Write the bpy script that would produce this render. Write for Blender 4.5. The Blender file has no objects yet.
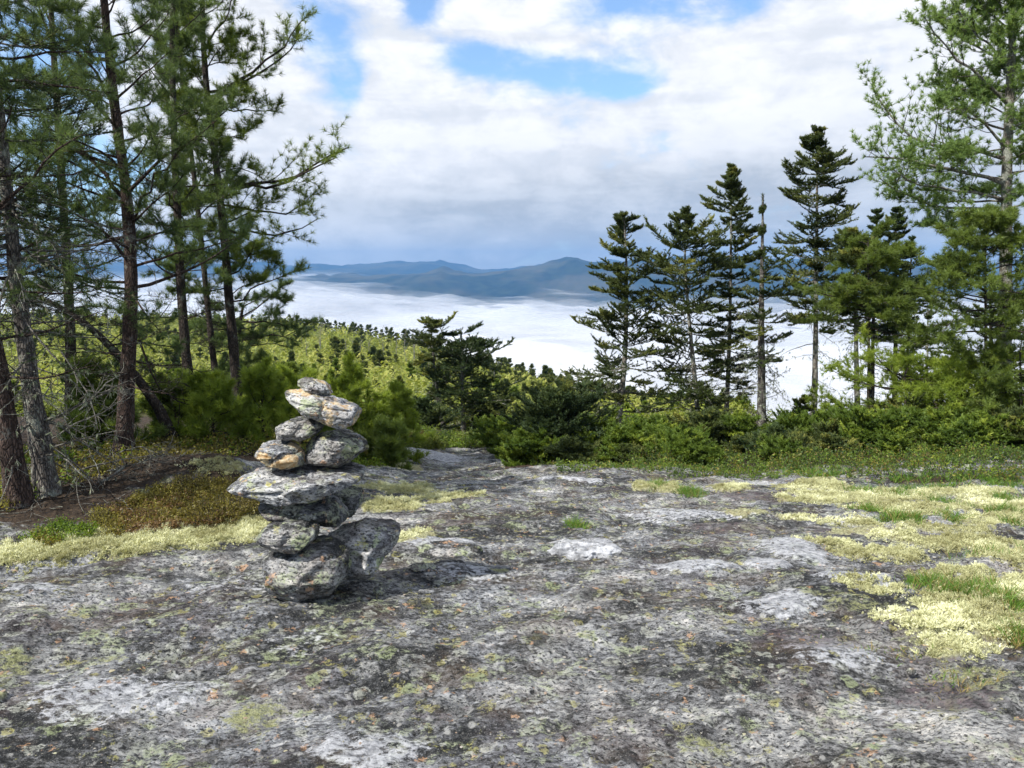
import bpy, math, random
import numpy as np
from mathutils import Vector, Matrix

PI = math.pi
rng = np.random.default_rng(7)
random.seed(7)
scene = bpy.context.scene
COL = scene.collection

# ------------------------------------------------------------------ camera
CAM_H, PITCH, F, CX, CY = 1.6, math.radians(8.0), 790.0, 512.0, 384.0
FWD = np.array([0, math.cos(PITCH), -math.sin(PITCH)])
UP = np.array([0, math.sin(PITCH), math.cos(PITCH)])
RT = np.array([1.0, 0, 0])

def ray(px, py):
    return FWD + RT * (px - CX) / F + UP * (CY - py) / F

def P(px, py, Y):
    """world point seen at a pixel, at forward distance Y"""
    d = ray(px, py)
    return d * (Y / d[1]) + np.array([0, 0, CAM_H])

def slope(py, u=0.0):
    """z/Y (relative to the eye) of pixel row py"""
    d = ray(CX, py)
    return d[2] / d[1]

cam_data = bpy.data.cameras.new('camera')
cam = bpy.data.objects.new('camera', cam_data)
COL.objects.link(cam)
cam.location = (0, 0, CAM_H)
cam.rotation_euler = (PI / 2 - PITCH, 0, 0)
cam_data.sensor_width = 36
cam_data.lens = F / 1024 * 36
cam_data.clip_start = 0.05
cam_data.clip_end = 90000
scene.camera = cam

# ------------------------------------------------------------------ noise
def _h(ix, iy, iz, seed):
    n = (ix.astype(np.int64) * 374761393 + iy.astype(np.int64) * 668265263 + iz.astype(np.int64) * 2147483647 + seed * 1274126177) & 0xFFFFFFFF
    n = ((n ^ (n >> 13)) * 1274126177) & 0xFFFFFFFF
    n = ((n ^ (n >> 16)) * 2246822519) & 0xFFFFFFFF
    return (n ^ (n >> 15)) & 0xFFFFFFFF

def vn2(x, y, seed=0):
    """smooth value noise, -1..1"""
    xi, yi = np.floor(x), np.floor(y)
    fx, fy = x - xi, y - yi
    fx = fx * fx * fx * (fx * (fx * 6 - 15) + 10); fy = fy * fy * fy * (fy * (fy * 6 - 15) + 10)
    z = np.zeros(1, np.int64)
    def g(a, b): return _h(xi + a, yi + b, z, seed) / 2147483647.5 - 1
    return (g(0, 0) * (1 - fx) + g(1, 0) * fx) * (1 - fy) + (g(0, 1) * (1 - fx) + g(1, 1) * fx) * fy

def vn3(x, y, z, seed=0):
    xi, yi, zi = np.floor(x), np.floor(y), np.floor(z)
    fx, fy, fz = x - xi, y - yi, z - zi
    fx = fx * fx * (3 - 2 * fx); fy = fy * fy * (3 - 2 * fy); fz = fz * fz * (3 - 2 * fz)
    def g(a, b, c): return _h(xi + a, yi + b, zi + c, seed) / 2147483647.5 - 1
    a = (g(0, 0, 0) * (1 - fx) + g(1, 0, 0) * fx) * (1 - fy) + (g(0, 1, 0) * (1 - fx) + g(1, 1, 0) * fx) * fy
    b = (g(0, 0, 1) * (1 - fx) + g(1, 0, 1) * fx) * (1 - fy) + (g(0, 1, 1) * (1 - fx) + g(1, 1, 1) * fx) * fy
    return a * (1 - fz) + b * fz

def fbm2(x, y, oct=4, seed=0, gain=.5):
    s, a, t = 0, 1, 0
    for i in range(oct):
        c, sn = math.cos(i * 1.3), math.sin(i * 1.3)
        s = s + a * vn2((x * c - y * sn) * 2.03 ** i, (x * sn + y * c) * 2.03 ** i, seed + i * 17); t += a; a *= gain
    return s / t

def fbm3(x, y, z, oct=4, seed=0, gain=.5):
    s, a, t = 0, 1, 0
    for i in range(oct):
        k = 2.03 ** i
        s = s + a * vn3(x * k, y * k, z * k, seed + i * 17); t += a; a *= gain
    return s / t

def cell2(x, y, seed=0):
    """distance to the nearest jittered cell point"""
    xi, yi = np.floor(x), np.floor(y)
    best = np.full(np.shape(x), 9.0)
    z = np.zeros(1, np.int64)
    for a in (-1, 0, 1):
        for b in (-1, 0, 1):
            hx = _h(xi + a, yi + b, z, seed) / 4294967295.0
            hy = _h(xi + a, yi + b, z, seed + 91) / 4294967295.0
            d = (xi + a + hx - x) ** 2 + (yi + b + hy - y) ** 2
            best = np.minimum(best, d)
    return np.sqrt(best)

def sstep(a, b, x):
    t = np.clip((x - a) / (b - a), 0, 1)
    return t * t * (3 - 2 * t)

# ------------------------------------------------------------------ mesh builder
class MB:
    def __init__(s):
        s.v = []; s.n = 0; s.t = []; s.tm = []; s.q = []; s.qm = []; s.var = []
    def add(s, v, tris=None, quads=None, mat=0, var=0.5):
        v = np.asarray(v, np.float32).reshape(-1, 3)
        if tris is not None and len(tris):
            tris = np.asarray(tris, np.int64).reshape(-1, 3) + s.n; s.t.append(tris); s.tm.append(np.full(len(tris), mat, np.int32))
        if quads is not None and len(quads):
            quads = np.asarray(quads, np.int64).reshape(-1, 4) + s.n; s.q.append(quads); s.qm.append(np.full(len(quads), mat, np.int32))
        s.v.append(v); s.n += len(v)
        s.var.append(np.broadcast_to(np.asarray(var, np.float32), (len(v),)))
        return s
    def mesh(s, name, mats, smooth=True):
        me = bpy.data.meshes.new(name)
        v = np.concatenate(s.v)
        t = np.concatenate(s.t) if s.t else np.zeros((0, 3), np.int64)
        q = np.concatenate(s.q) if s.q else np.zeros((0, 4), np.int64)
        me.vertices.add(len(v)); me.vertices.foreach_set('co', v.ravel())
        nl = len(t) * 3 + len(q) * 4
        me.loops.add(nl); me.loops.foreach_set('vertex_index', np.concatenate([t.ravel(), q.ravel()]).astype(np.int32))
        st = np.concatenate([np.arange(len(t)) * 3, len(t) * 3 + np.arange(len(q)) * 4]).astype(np.int32)
        me.polygons.add(len(st)); me.polygons.foreach_set('loop_start', st)
        try: me.polygons.foreach_set('loop_total', np.concatenate([np.full(len(t), 3), np.full(len(q), 4)]).astype(np.int32))
        except Exception: pass
        mi = np.concatenate([x for x in s.tm] + [x for x in s.qm]).astype(np.int32)
        me.polygons.foreach_set('material_index', mi)
        me.polygons.foreach_set('use_smooth', np.full(len(st), smooth, bool))
        a = me.attributes.new('var', 'FLOAT', 'POINT'); a.data.foreach_set('value', np.concatenate(s.var).astype(np.float32))
        for m in mats: me.materials.append(m)
        me.update(calc_edges=True)
        return me

def link(name, me, parent=None, loc=None):
    o = bpy.data.objects.new(name, me); COL.objects.link(o)
    if parent is not None: o.parent = parent
    if loc is not None: o.location = loc
    return o

def tag(o, label=None, cat=None, group=None, kind=None):
    if label: o['label'] = label
    if cat: o['category'] = cat
    if group: o['group'] = group
    if kind: o['kind'] = kind
    return o

def norm(a):
    return a / np.maximum(np.linalg.norm(a, axis=-1, keepdims=True), 1e-9)

def tubes(mb, Pn, R, sides=5, mat=0, var=0.5, rough=0.0, cap=True):
    """Pn (N,K,3) polylines, R (N,K) radii"""
    Pn = np.asarray(Pn, float); R = np.asarray(R, float)
    N, K, _ = Pn.shape
    if N == 0: return
    T = norm(np.gradient(Pn, axis=1))
    ref = np.where(np.abs(T[:, :1, 2:3]) > .9, np.array([1., 0, 0]), np.array([0, 0, 1.]))
    ref = np.broadcast_to(ref, T.shape)
    U = norm(np.cross(T, ref)); V = np.cross(T, U)
    a = np.arange(sides) * 2 * PI / sides
    rr = R[:, :, None] * (1 + rough * rng.uniform(-1, 1, (N, K, sides)))
    ring = Pn[:, :, None] + rr[..., None] * (U[:, :, None] * np.cos(a)[None, None, :, None] + V[:, :, None] * np.sin(a)[None, None, :, None])
    base = np.arange(N)[:, None, None] * K * sides
    k = np.arange(K - 1)[None, :, None] * sides
    j = np.arange(sides)[None, None, :]; j2 = (j + 1) % sides
    q = np.stack([base + k + j, base + k + j2, base + k + sides + j2, base + k + sides + j], -1).reshape(-1, 4)
    if np.ndim(var) == 1: var = np.repeat(var, K * sides)
    mb.add(ring.reshape(-1, 3), quads=q, mat=mat, var=var)

def curves(start, d, L, K=6, up=0.0, wob=0.15, side=None):
    """grow N polylines vectorised"""
    N = len(start); p = np.array(start, float); d = norm(np.array(d, float))
    up = np.broadcast_to(np.asarray(up, float), (N,)); L = np.broadcast_to(np.asarray(L, float), (N,))
    out = [p.copy()]
    for k in range(K - 1):
        d = norm(d + np.array([0, 0, 1.]) * (up / (K - 1))[:, None] + rng.normal(0, wob, (N, 3)) / math.sqrt(K))
        p = p + d * (L / (K - 1))[:, None]
        out.append(p.copy())
    return np.stack(out, 1)

def sample(Pn, idx, t):
    """point and tangent at t in 0..1 of polyline idx"""
    K = Pn.shape[1]; f = np.clip(t, 0, .9999) * (K - 1); i = f.astype(int); w = (f - i)[:, None]
    a, b = Pn[idx, i], Pn[idx, i + 1]
    return a * (1 - w) + b * w, norm(b - a)

def resample(pts, K):
    pts = np.asarray(pts, float); s = np.concatenate([[0], np.cumsum(np.linalg.norm(np.diff(pts, axis=0), axis=1))])
    # smooth with Catmull-Rom style subdivision
    t = np.linspace(0, s[-1], K)
    out = np.stack([np.interp(t, s, pts[:, i]) for i in range(3)], 1)
    for _ in range(2):
        out[1:-1] = out[1:-1] * .5 + (out[:-2] + out[2:]) * .25
    return out

def blades(mb, c, d, n, length, width, spread, mat=0, var=None, jitter=0.0, back=0.0):
    """n needles per centre c (N,3) fanned around direction d (N,3)"""
    N = len(c)
    if N == 0: return
    length = np.broadcast_to(np.asarray(length, float), (N,))
    c = np.repeat(c, n, 0); dd = np.repeat(d, n, 0); M = len(c)
    if np.ndim(var) == 1: va = np.repeat(var, n)
    else: va = np.full(M, .5 if var is None else var)
    r = rng.normal(0, 1, (M, 3)); r = norm(r - dd * (r * dd).sum(1, keepdims=True))
    ang = spread * rng.uniform(.25, 1, (M, 1))
    dirn = norm(dd * np.cos(ang) + r * np.sin(ang))
    L = (np.repeat(length, n) * rng.uniform(.7, 1.1, M))[:, None]
    if jitter: c = c + dd * (rng.uniform(-1, .3, (M, 1)) * jitter)
    sd = norm(np.cross(dirn, rng.normal(0, 1, (M, 3)))) * (width / 2)
    v = np.stack([c - sd, c + sd, c + dirn * L], 1).reshape(-1, 3)
    tri = np.arange(M * 3).reshape(-1, 3)
    vv = np.stack([va - .15, va - .15, va + .15], 1).reshape(-1)
    mb.add(v, tris=tri, mat=mat, var=vv)

def leaves(mb, c, size, mat=0, var=None, flat=0.0):
    """small diamond leaves at centres c"""
    M = len(c)
    nrm = norm(rng.normal(0, 1, (M, 3)) + np.array([0, 0, flat]))
    a = norm(np.cross(nrm, rng.normal(0, 1, (M, 3)))); b = np.cross(nrm, a)
    s = (np.broadcast_to(size, (M,)) * rng.uniform(.6, 1.2, M))[:, None]
    v = np.stack([c - a * s, c + b * s * .45, c + a * s, c - b * s * .45], 1).reshape(-1, 3)
    va = np.full(M, .5) if var is None else np.broadcast_to(var, (M,))
    mb.add(v, quads=np.arange(M * 4).reshape(-1, 4), mat=mat, var=np.repeat(va, 4))
# ------------------------------------------------------------------ materials
class NT:
    def __init__(s, tree): s.t = tree; s.N = tree.nodes; s.L = tree.links
    def n(s, typ, **kw):
        o = s.N.new(typ)
        for k, v in kw.items():
            if hasattr(o, k): setattr(o, k, v)
        return o
    def set(s, sock, v):
        if hasattr(v, 'is_output') or isinstance(v, bpy.types.NodeSocket): s.L.new(v, sock)
        elif isinstance(v, (tuple, list)) and len(v) == 3 and sock.type == 'RGBA': sock.default_value = (*v, 1)
        else: sock.default_value = v
    def math(s, op, a, b=0.0, c=0.0, clamp=False):
        o = s.n('ShaderNodeMath', operation=op); o.use_clamp = clamp
        s.set(o.inputs[0], a); s.set(o.inputs[1], b)
        if op in ('MULTIPLY_ADD', 'SMOOTH_MIN', 'SMOOTH_MAX', 'COMPARE', 'WRAP'): s.set(o.inputs[2], c)
        return o.outputs[0]
    def mix(s, f, a, b, mode='MIX'):
        o = s.n('ShaderNodeMix', data_type='RGBA', blend_type=mode)
        s.set(o.inputs['Factor'], f); s.set(o.inputs[6], a); s.set(o.inputs[7], b)
        return o.outputs[2]
    def ss(s, x, a, b, lo=0.0, hi=1.0):
        o = s.n('ShaderNodeMapRange', interpolation_type='SMOOTHSTEP')
        s.set(o.inputs[0], x); o.inputs[1].default_value = a; o.inputs[2].default_value = b; o.inputs[3].default_value = lo; o.inputs[4].default_value = hi
        return o.outputs[0]
    def noise(s, vec, scale, detail=4, rough=.55, dist=0.0, out=0):
        o = s.n('ShaderNodeTexNoise'); s.set(o.inputs['Vector'], vec)
        o.inputs['Scale'].default_value = scale; o.inputs['Detail'].default_value = detail
        o.inputs['Roughness'].default_value = rough; o.inputs['Distortion'].default_value = dist
        return o.outputs[out]
    def voro(s, vec, scale, feature='F1', out='Distance', rand=1.0):
        o = s.n('ShaderNodeTexVoronoi', feature=feature); s.set(o.inputs['Vector'], vec); o.inputs['Scale'].default_value = scale
        o.inputs['Randomness'].default_value = rand
        return o.outputs[out]
    def vmap(s, vec, scale=(1, 1, 1), rot=(0, 0, 0), loc=(0, 0, 0)):
        o = s.n('ShaderNodeMapping'); s.set(o.inputs['Vector'], vec)
        o.inputs['Scale'].default_value = scale; o.inputs['Rotation'].default_value = rot; o.inputs['Location'].default_value = loc
        return o.outputs[0]
    def attr(s, name):
        return s.n('ShaderNodeAttribute', attribute_name=name).outputs['Fac']
    def bump(s, h, strength, dist, normal=None):
        o = s.n('ShaderNodeBump'); o.inputs['Strength'].default_value = strength; o.inputs['Distance'].default_value = dist
        s.set(o.inputs['Height'], h)
        if normal is not None: s.L.new(normal, o.inputs['Normal'])
        return o.outputs[0]

def newmat(name):
    m = bpy.data.materials.new(name); m.use_nodes = True
    m.node_tree.nodes.clear(); nt = NT(m.node_tree)
    out = nt.n('ShaderNodeOutputMaterial')
    return m, nt, out

def principled(nt, out, color, rough=.85, normal=None, spec=.3):
    b = nt.n('ShaderNodeBsdfPrincipled'); nt.set(b.inputs['Base Color'], color); nt.set(b.inputs['Roughness'], rough)
    b.inputs['Specular IOR Level'].default_value = spec
    if normal is not None: nt.L.new(normal, b.inputs['Normal'])
    nt.L.new(b.outputs[0], out.inputs['Surface'])
    return b

def foliage_mat(name, dark, light, trans=.3, rough=.5, tip=None, scale=2.0):
    m, nt, out = newmat(name)
    geo = nt.n('ShaderNodeNewGeometry').outputs['Position']
    v = nt.attr('var')
    nz = nt.noise(geo, scale, 2)
    f = nt.math('ADD', v, nt.math('MULTIPLY', nt.math('SUBTRACT', nz, .5), .8), clamp=True)
    c = nt.mix(f, dark, light)
    if tip: c = nt.mix(nt.ss(f, .75, 1.1), c, tip)
    b = nt.n('ShaderNodeBsdfPrincipled'); nt.set(b.inputs['Base Color'], c); b.inputs['Roughness'].default_value = rough
    b.inputs['Specular IOR Level'].default_value = .35
    t = nt.n('ShaderNodeBsdfTranslucent'); nt.set(t.inputs['Color'], nt.mix(.5, c, (light[0] * 1.3, light[1] * 1.2, light[2] * .6)))
    ms = nt.n('ShaderNodeMixShader'); ms.inputs[0].default_value = trans
    nt.L.new(b.outputs[0], ms.inputs[1]); nt.L.new(t.outputs[0], ms.inputs[2]); nt.L.new(ms.outputs[0], out.inputs['Surface'])
    return m

def bark_mat(name, c1, c2, lichen=None, lich=.5, scale=1.0):
    m, nt, out = newmat(name)
    tc = nt.n('ShaderNodeTexCoord').outputs['Object']
    st = nt.vmap(tc, (1, 1, .28))
    a = nt.noise(st, 28 * scale, 5, .65)
    pl = nt.voro(nt.vmap(st, (1, 1, 1), (.1, .1, 0)), 60 * scale, 'DISTANCE_TO_EDGE')
    c = nt.mix(nt.ss(a, .35, .65), c1, c2)
    c = nt.mix(nt.ss(pl, .0, .22, .35, 1), (c1[0] * .45, c1[1] * .45, c1[2] * .45), c)
    if lichen:
        b = nt.noise(tc, 9 * scale, 5, .7)
        c = nt.mix(nt.math('MULTIPLY', nt.ss(b, 1.02 - lich, 1.12 - lich), .8), c, lichen)
    h = nt.math('ADD', nt.math('MULTIPLY', nt.ss(pl, 0, .2), 1.0), a)
    principled(nt, out, c, .9, nt.bump(h, .9, .012), .2)
    return m

M = {}
M['bark_dark'] = bark_mat('bark_dark', (.03, .024, .02), (.085, .066, .055), (.2, .22, .18), .45)
M['bark_red'] = bark_mat('bark_red', (.035, .024, .020), (.105, .072, .058), (.16, .16, .14), .46)
M['bark_grey'] = bark_mat('bark_grey', (.13, .115, .095), (.30, .27, .235), (.36, .38, .33), .55)
M['bark_dead'] = bark_mat('bark_dead', (.07, .062, .055), (.20, .18, .16), (.32, .34, .28), .5)
M['twig'] = bark_mat('twig_bark', (.045, .035, .028), (.10, .08, .06), (.25, .27, .22), .5, 3)
M['twig_pale'] = bark_mat('twig_pale', (.16, .15, .13), (.34, .32, .28), (.4, .43, .34), .5, 3)
M['pine_dark'] = foliage_mat('pine_needles_dark', (.028, .058, .026), (.14, .205, .06), .45, .5, (.34, .38, .10))
M['pine_mid'] = foliage_mat('pine_needles_green', (.05, .085, .02), (.20, .27, .05), .45, .5, (.28, .34, .06))
M['pine_bright'] = foliage_mat('pine_needles_bright', (.10, .16, .022), (.33, .42, .06), .5, .5, (.46, .52, .09))
M['white_pine'] = foliage_mat('white_pine_needles', (.09, .16, .05), (.27, .38, .11), .48, .5, (.40, .48, .15))
M['spruce'] = foliage_mat('spruce_needles', (.018, .036, .016), (.10, .13, .030), .28, .6, (.28, .27, .05))
M['spruce_dark'] = foliage_mat('spruce_needles_dark', (.012, .03, .015), (.07, .105, .03), .25, .6, (.18, .2, .04))
M['spruce_low'] = foliage_mat('low_fir_needles', (.025, .06, .014), (.15, .22, .025), .35, .55, (.32, .38, .05))
M['leaf_green'] = foliage_mat('shrub_leaves_green', (.05, .11, .012), (.24, .34, .03), .45, .5, (.38, .42, .05))
M['leaf_yellow'] = foliage_mat('hill_leaves_yellow', (.05, .09, .018), (.27, .31, .055), .42, .5, (.44, .42, .11), .10)
M['leaf_brown'] = foliage_mat('heath_leaves', (.11, .085, .022), (.30, .28, .05), .35, .5, (.45, .45, .10), 5)
M['leaf_red'] = foliage_mat('heath_leaves_red', (.11, .06, .03), (.26, .17, .06), .3, .5, (.2, .14, .05), 5)
M['grass'] = foliage_mat('grass_blades', (.05, .12, .02), (.17, .30, .04), .4, .45, (.3, .38, .1), 4)
M['grass_dry'] = foliage_mat('dry_grass_blades', (.2, .15, .05), (.34, .27, .1), .3, .5, (.45, .38, .18), 4)

# --- rock with crustose lichens; used on the ledge and, with other settings, on loose stones
def rock_colour(nt, pos, fol, dark=1.0, tan=0.0, green=1.0):
    """pos: metric coordinates, fol: coordinates squeezed along the grain"""
    big = nt.noise(fol, 1.5, 6, .62)
    med = nt.noise(fol, 6.5, 9, .74)
    fine = nt.noise(fol, 30, 7, .78)
    grain = nt.noise(pos, 190, 3, .7)
    t = nt.math('ADD', nt.math('MULTIPLY', big, .46), nt.math('ADD', nt.math('MULTIPLY', med, .36), nt.math('MULTIPLY', fine, .42)))
    base = nt.n('ShaderNodeValToRGB'); nt.set(base.inputs[0], t)
    e = base.color_ramp.elements
    stops = [(.545, (.014, .015, .016)), (.586, (.05, .051, .049)), (.623, (.14, .139, .142)), (.665, (.30, .305, .305)), (.73, (.62, .60, .56))]
    while len(e) < len(stops): e.new(.5)
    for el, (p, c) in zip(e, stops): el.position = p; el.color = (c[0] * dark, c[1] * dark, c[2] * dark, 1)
    c = base.outputs[0]
    cool = nt.noise(nt.vmap(pos, loc=(2, 6, 3)), .9, 4, .6)
    c = nt.mix(nt.math('MULTIPLY', nt.ss(cool, .42, .6), .5), c, nt.mix(1.0, c, (.84, .90, 1.02), 'MULTIPLY'))
    # brownish and purplish stain
    st = nt.noise(pos, 2.3, 5, .65, 0, 0)
    c = nt.mix(nt.math('MULTIPLY', nt.ss(st, .5, .62), .6), c, nt.mix(.45, c, (.15, .10, .06)))
    st2 = nt.noise(nt.vmap(pos, loc=(7, 3, 1)), 1.7, 4, .6)
    c = nt.mix(nt.math('MULTIPLY', nt.ss(st2, .54, .64), .45), c, nt.mix(.4, c, (.09, .055, .065)))
    # pale grey rosettes
    v = nt.voro(nt.noise(pos, 20, 3, .5, out=1) if False else pos, 22)
    pr = nt.noise(pos, 5.2, 4, .7)
    c = nt.mix(nt.math('MULTIPLY', nt.math('MULTIPLY', nt.ss(pr, .53, .62), nt.ss(v, .42, .22)), .75), c, (.40, .40, .385))
    # green-grey and yellow-green lichen spots
    g = nt.noise(nt.vmap(pos, loc=(3, 11, 5)), 6.1, 6, .72)
    gm = nt.math('MULTIPLY', nt.ss(g, .545, .61), .8 * green)
    c = nt.mix(nt.math('MULTIPLY', gm, nt.ss(fine, .42, .55)), c, (.36, .40, .25))
    y = nt.noise(nt.vmap(pos, loc=(-5, 2, 9)), 8.3, 6, .75)
    c = nt.mix(nt.math('MULTIPLY', nt.math('MULTIPLY', nt.ss(y, .585, .635), .65 * green), nt.ss(grain, .4, .5)), c, (.42, .40, .13))
    o = nt.noise(nt.vmap(pos, loc=(9, -4, 2)), 11.0, 5, .7)
    c = nt.mix(nt.math('MULTIPLY', nt.ss(o, .62, .66), .7), c, (.50, .30, .17))
    # round crusts of lichen with ragged rims
    def rosette(c, scale, loc, prob, rmax, col, col2, amt):
        p2 = nt.n('ShaderNodeVectorMath', operation='MULTIPLY_ADD'); nt.L.new(nt.noise(pos, 26, 4, .65, out=1), p2.inputs[0]); p2.inputs[1].default_value = (.05,) * 3; nt.L.new(nt.vmap(pos, loc=loc), p2.inputs[2])
        vo = nt.n('ShaderNodeTexVoronoi', feature='F1'); nt.L.new(p2.outputs[0], vo.inputs['Vector']); vo.inputs['Scale'].default_value = scale
        sp = nt.n('ShaderNodeSeparateColor'); nt.L.new(vo.outputs['Color'], sp.inputs[0])
        r = nt.ss(sp.outputs[0], 1 - prob, 1.0, -.05, rmax)
        dd = nt.math('SUBTRACT', r, vo.outputs['Distance'])
        m_ = nt.ss(dd, -.02, .06)
        cc = nt.mix(nt.ss(dd, .0, .16), col, col2)
        return nt.mix(nt.math('MULTIPLY', m_, nt.math('MULTIPLY', amt, nt.ss(fine, .40, .54))), c, cc)
    c = rosette(c, 5.5, (0, 0, 0), .55, .48, (.46, .46, .44), (.22, .225, .22), .75)
    c = rosette(c, 11, (4, 1, 3), .5, .5, (.52, .53, .48), (.33, .34, .29), .8)
    c = rosette(c, 8, (9, 5, 1), .30, .42, (.36, .42, .22), (.25, .29, .15), .8 * green)
    c = rosette(c, 15, (2, 8, 1), .25, .42, (.50, .48, .16), (.34, .31, .08), .6 * green)
    c = rosette(c, 7, (6, 3, 8), .35, .45, (.03, .03, .03), (.018, .018, .018), .8)
    # salt and pepper crystals, black specks
    c = nt.mix(nt.math('MULTIPLY', nt.ss(grain, .57, .66), .45), c, (.48, .47, .45))
    bs = nt.noise(nt.vmap(fol, loc=(1, 1, 8)), 70, 4, .75)
    c = nt.mix(nt.math('MULTIPLY', nt.ss(bs, .53, .585), .9), c, (.012, .013, .013))
    if tan: c = nt.mix(tan, c, (.42, .33, .19))
    h = nt.math('ADD', nt.math('MULTIPLY', med, .35), nt.math('ADD', nt.math('MULTIPLY', fine, .5), nt.math('MULTIPLY', bs, -.22)))
    h = nt.math('ADD', h, nt.math('MULTIPLY', grain, .10))
    return c, h, med, fine, grain

def ground_material():
    m, nt, out = newmat('granite_ledge')
    pos = nt.n('ShaderNodeNewGeometry').outputs['Position']
    fol = nt.vmap(pos, (.72, 1.35, 1.0), (0, 0, -.35))
    c, h, med, fine, grain = rock_colour(nt, pos, fol)
    pale = nt.attr('pale'); lich = nt.attr('lichen'); soil = nt.attr('soil'); dk = nt.attr('dark'); gr = nt.attr('green'); hill = nt.attr('hill')
    pn = nt.noise(fol, 15, 9, .82)
    pf = nt.ss(nt.math('ADD', nt.math('MULTIPLY', pale, 1.2), nt.math('MULTIPLY', nt.math('SUBTRACT', pn, .5), 2.6)), .42, .66)
    palec = nt.mix(nt.ss(fine, .38, .62), (.22, .23, .25), (.60, .61, .64))
    c = nt.mix(nt.math('MULTIPLY', pf, .8), c, palec)
    df = nt.ss(nt.math('ADD', dk, nt.math('MULTIPLY', nt.math('SUBTRACT', pn, .5), 1.6)), .4, .8)
    c = nt.mix(nt.math('MULTIPLY', df, .8), c, nt.mix(nt.ss(fine, .4, .62), (.018, .015, .017), (.12, .085, .095)))
    gf = nt.ss(nt.math('ADD', gr, nt.math('MULTIPLY', nt.math('SUBTRACT', pn, .5), 2.0)), .5, .72)
    c = nt.mix(nt.math('MULTIPLY', gf, .85), c, nt.mix(nt.ss(grain, .4, .6), (.16, .17, .07), (.38, .39, .18)))
    # reindeer lichen
    ln = nt.noise(pos, 60, 4, .7); lb = nt.noise(pos, 4.5, 4, .6)
    lc = nt.mix(nt.ss(ln, .33, .62), (.19, .18, .08), (.60, .60, .35))
    lc = nt.mix(nt.math('MULTIPLY', nt.ss(lb, .48, .68), .5), lc, (.40, .32, .17))
    c = nt.mix(nt.ss(lich, .42, .58), c, lc)
    sc = nt.mix(nt.ss(fine, .4, .65), (.020, .014, .010), (.085, .058, .036))
    c = nt.mix(nt.ss(nt.math('ADD', soil, nt.math('MULTIPLY', nt.math('SUBTRACT', pn, .5), 1.0)), .4, .6), c, sc)
    hn = nt.noise(pos, .05, 6, .7); hn2 = nt.noise(pos, .9, 5, .75)
    hc = nt.mix(nt.ss(hn, .35, .62), (.05, .07, .018), (.20, .22, .05))
    hc = nt.mix(nt.math('MULTIPLY', nt.ss(hn2, .42, .62), .6), hc, (.14, .17, .03))
    c = nt.mix(hill, c, hc)
    hh = nt.mix(nt.ss(lich, .42, .58), h, nt.math('MULTIPLY', ln, 1.3))
    principled(nt, out, c, .88, nt.bump(hh, 1.0, .045), .25)
    return m
M['ground'] = ground_material()

def stone_material(name, dark=1.0, tan=0.0, green=1.0, off=0.0):
    m, nt, out = newmat(name)
    tc = nt.vmap(nt.n('ShaderNodeTexCoord').outputs['Object'], loc=(off, off * .7, -off))
    fol = nt.vmap(tc, (.8, 1.2, 1.3), (0, .3, .5))
    c, h, med, fine, grain = rock_colour(nt, tc, fol, dark, 0, green)
    if tan:
        tn = nt.noise(tc, 9, 5, .65)
        c = nt.mix(nt.math('MULTIPLY', nt.ss(tn, .68 - tan * .3, .76 - tan * .3), .85), c, nt.mix(nt.ss(fine, .35, .65), (.40, .22, .07), (.68, .58, .38)))
    principled(nt, out, c, .85, nt.bump(h, 1.0, .022), .3)
    return m
# ------------------------------------------------------------------ ground form
_rows = [(900, 1.7), (768, 2.38), (600, 3.75), (540, 5.0), (500, 6.9), (475, 9.2), (455, 13.0), (445, 15.5), (435, 19.0)]
_pY = np.array([-60, -20, 0, 1.7] + [r[1] for r in _rows[1:]])
_pZ = np.array([-9, -2.0, -.15, -.02] + [slope(r[0]) * r[1] + CAM_H for r in _rows[1:]])
def _prof(Y):
    a = 0
    for k, w in ((-.6, .25), (0, .5), (.6, .25)):
        a = a + w * np.interp(Y + k * np.clip(Y * .25, .2, 1.6), _pY, _pZ)
    return a
def near_z(x, Y):
    z = _prof(Y)
    lf = sstep(-.8, -3.4, x) * sstep(4.2, 7.5, Y) * (1 - sstep(14, 26, Y))
    z = z + lf * (.36 + .022 * np.clip(Y - 7, 0, 9))
    z = z + .16 * sstep(2.4, 5.5, x) * sstep(5, 9, Y)
    z = z + .16 * np.exp(-((x + 2.55) ** 2 / .30 + (Y - 6.75) ** 2 / .30))          # the lichen covered hump
    z = z - .10 * np.exp(-((x + 1.0) ** 2 / 1.5 + (Y - 10.2) ** 2 / 1.6))           # shallow dip before the second ledge
    z = z + .10 * np.exp(-((x - .6) ** 2 / 2.5 + (Y - 8.8) ** 2 / .8))
    return z
_ridge = [(-400, 322, 340), (0, 326, 340), (240, 331, 320), (330, 338, 260), (400, 353, 200), (500, 384, 130), (600, 410, 70), (660, 428, 38), (720, 438, 26), (1024, 442, 22), (1500, 444, 22)]
_ru = np.array([(r[0] - CX) / F / FWD[1] for r in _ridge])
_rs = np.array([slope(r[1]) for r in _ridge])
_rR = np.log(np.array([r[2] for r in _ridge], float))
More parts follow.
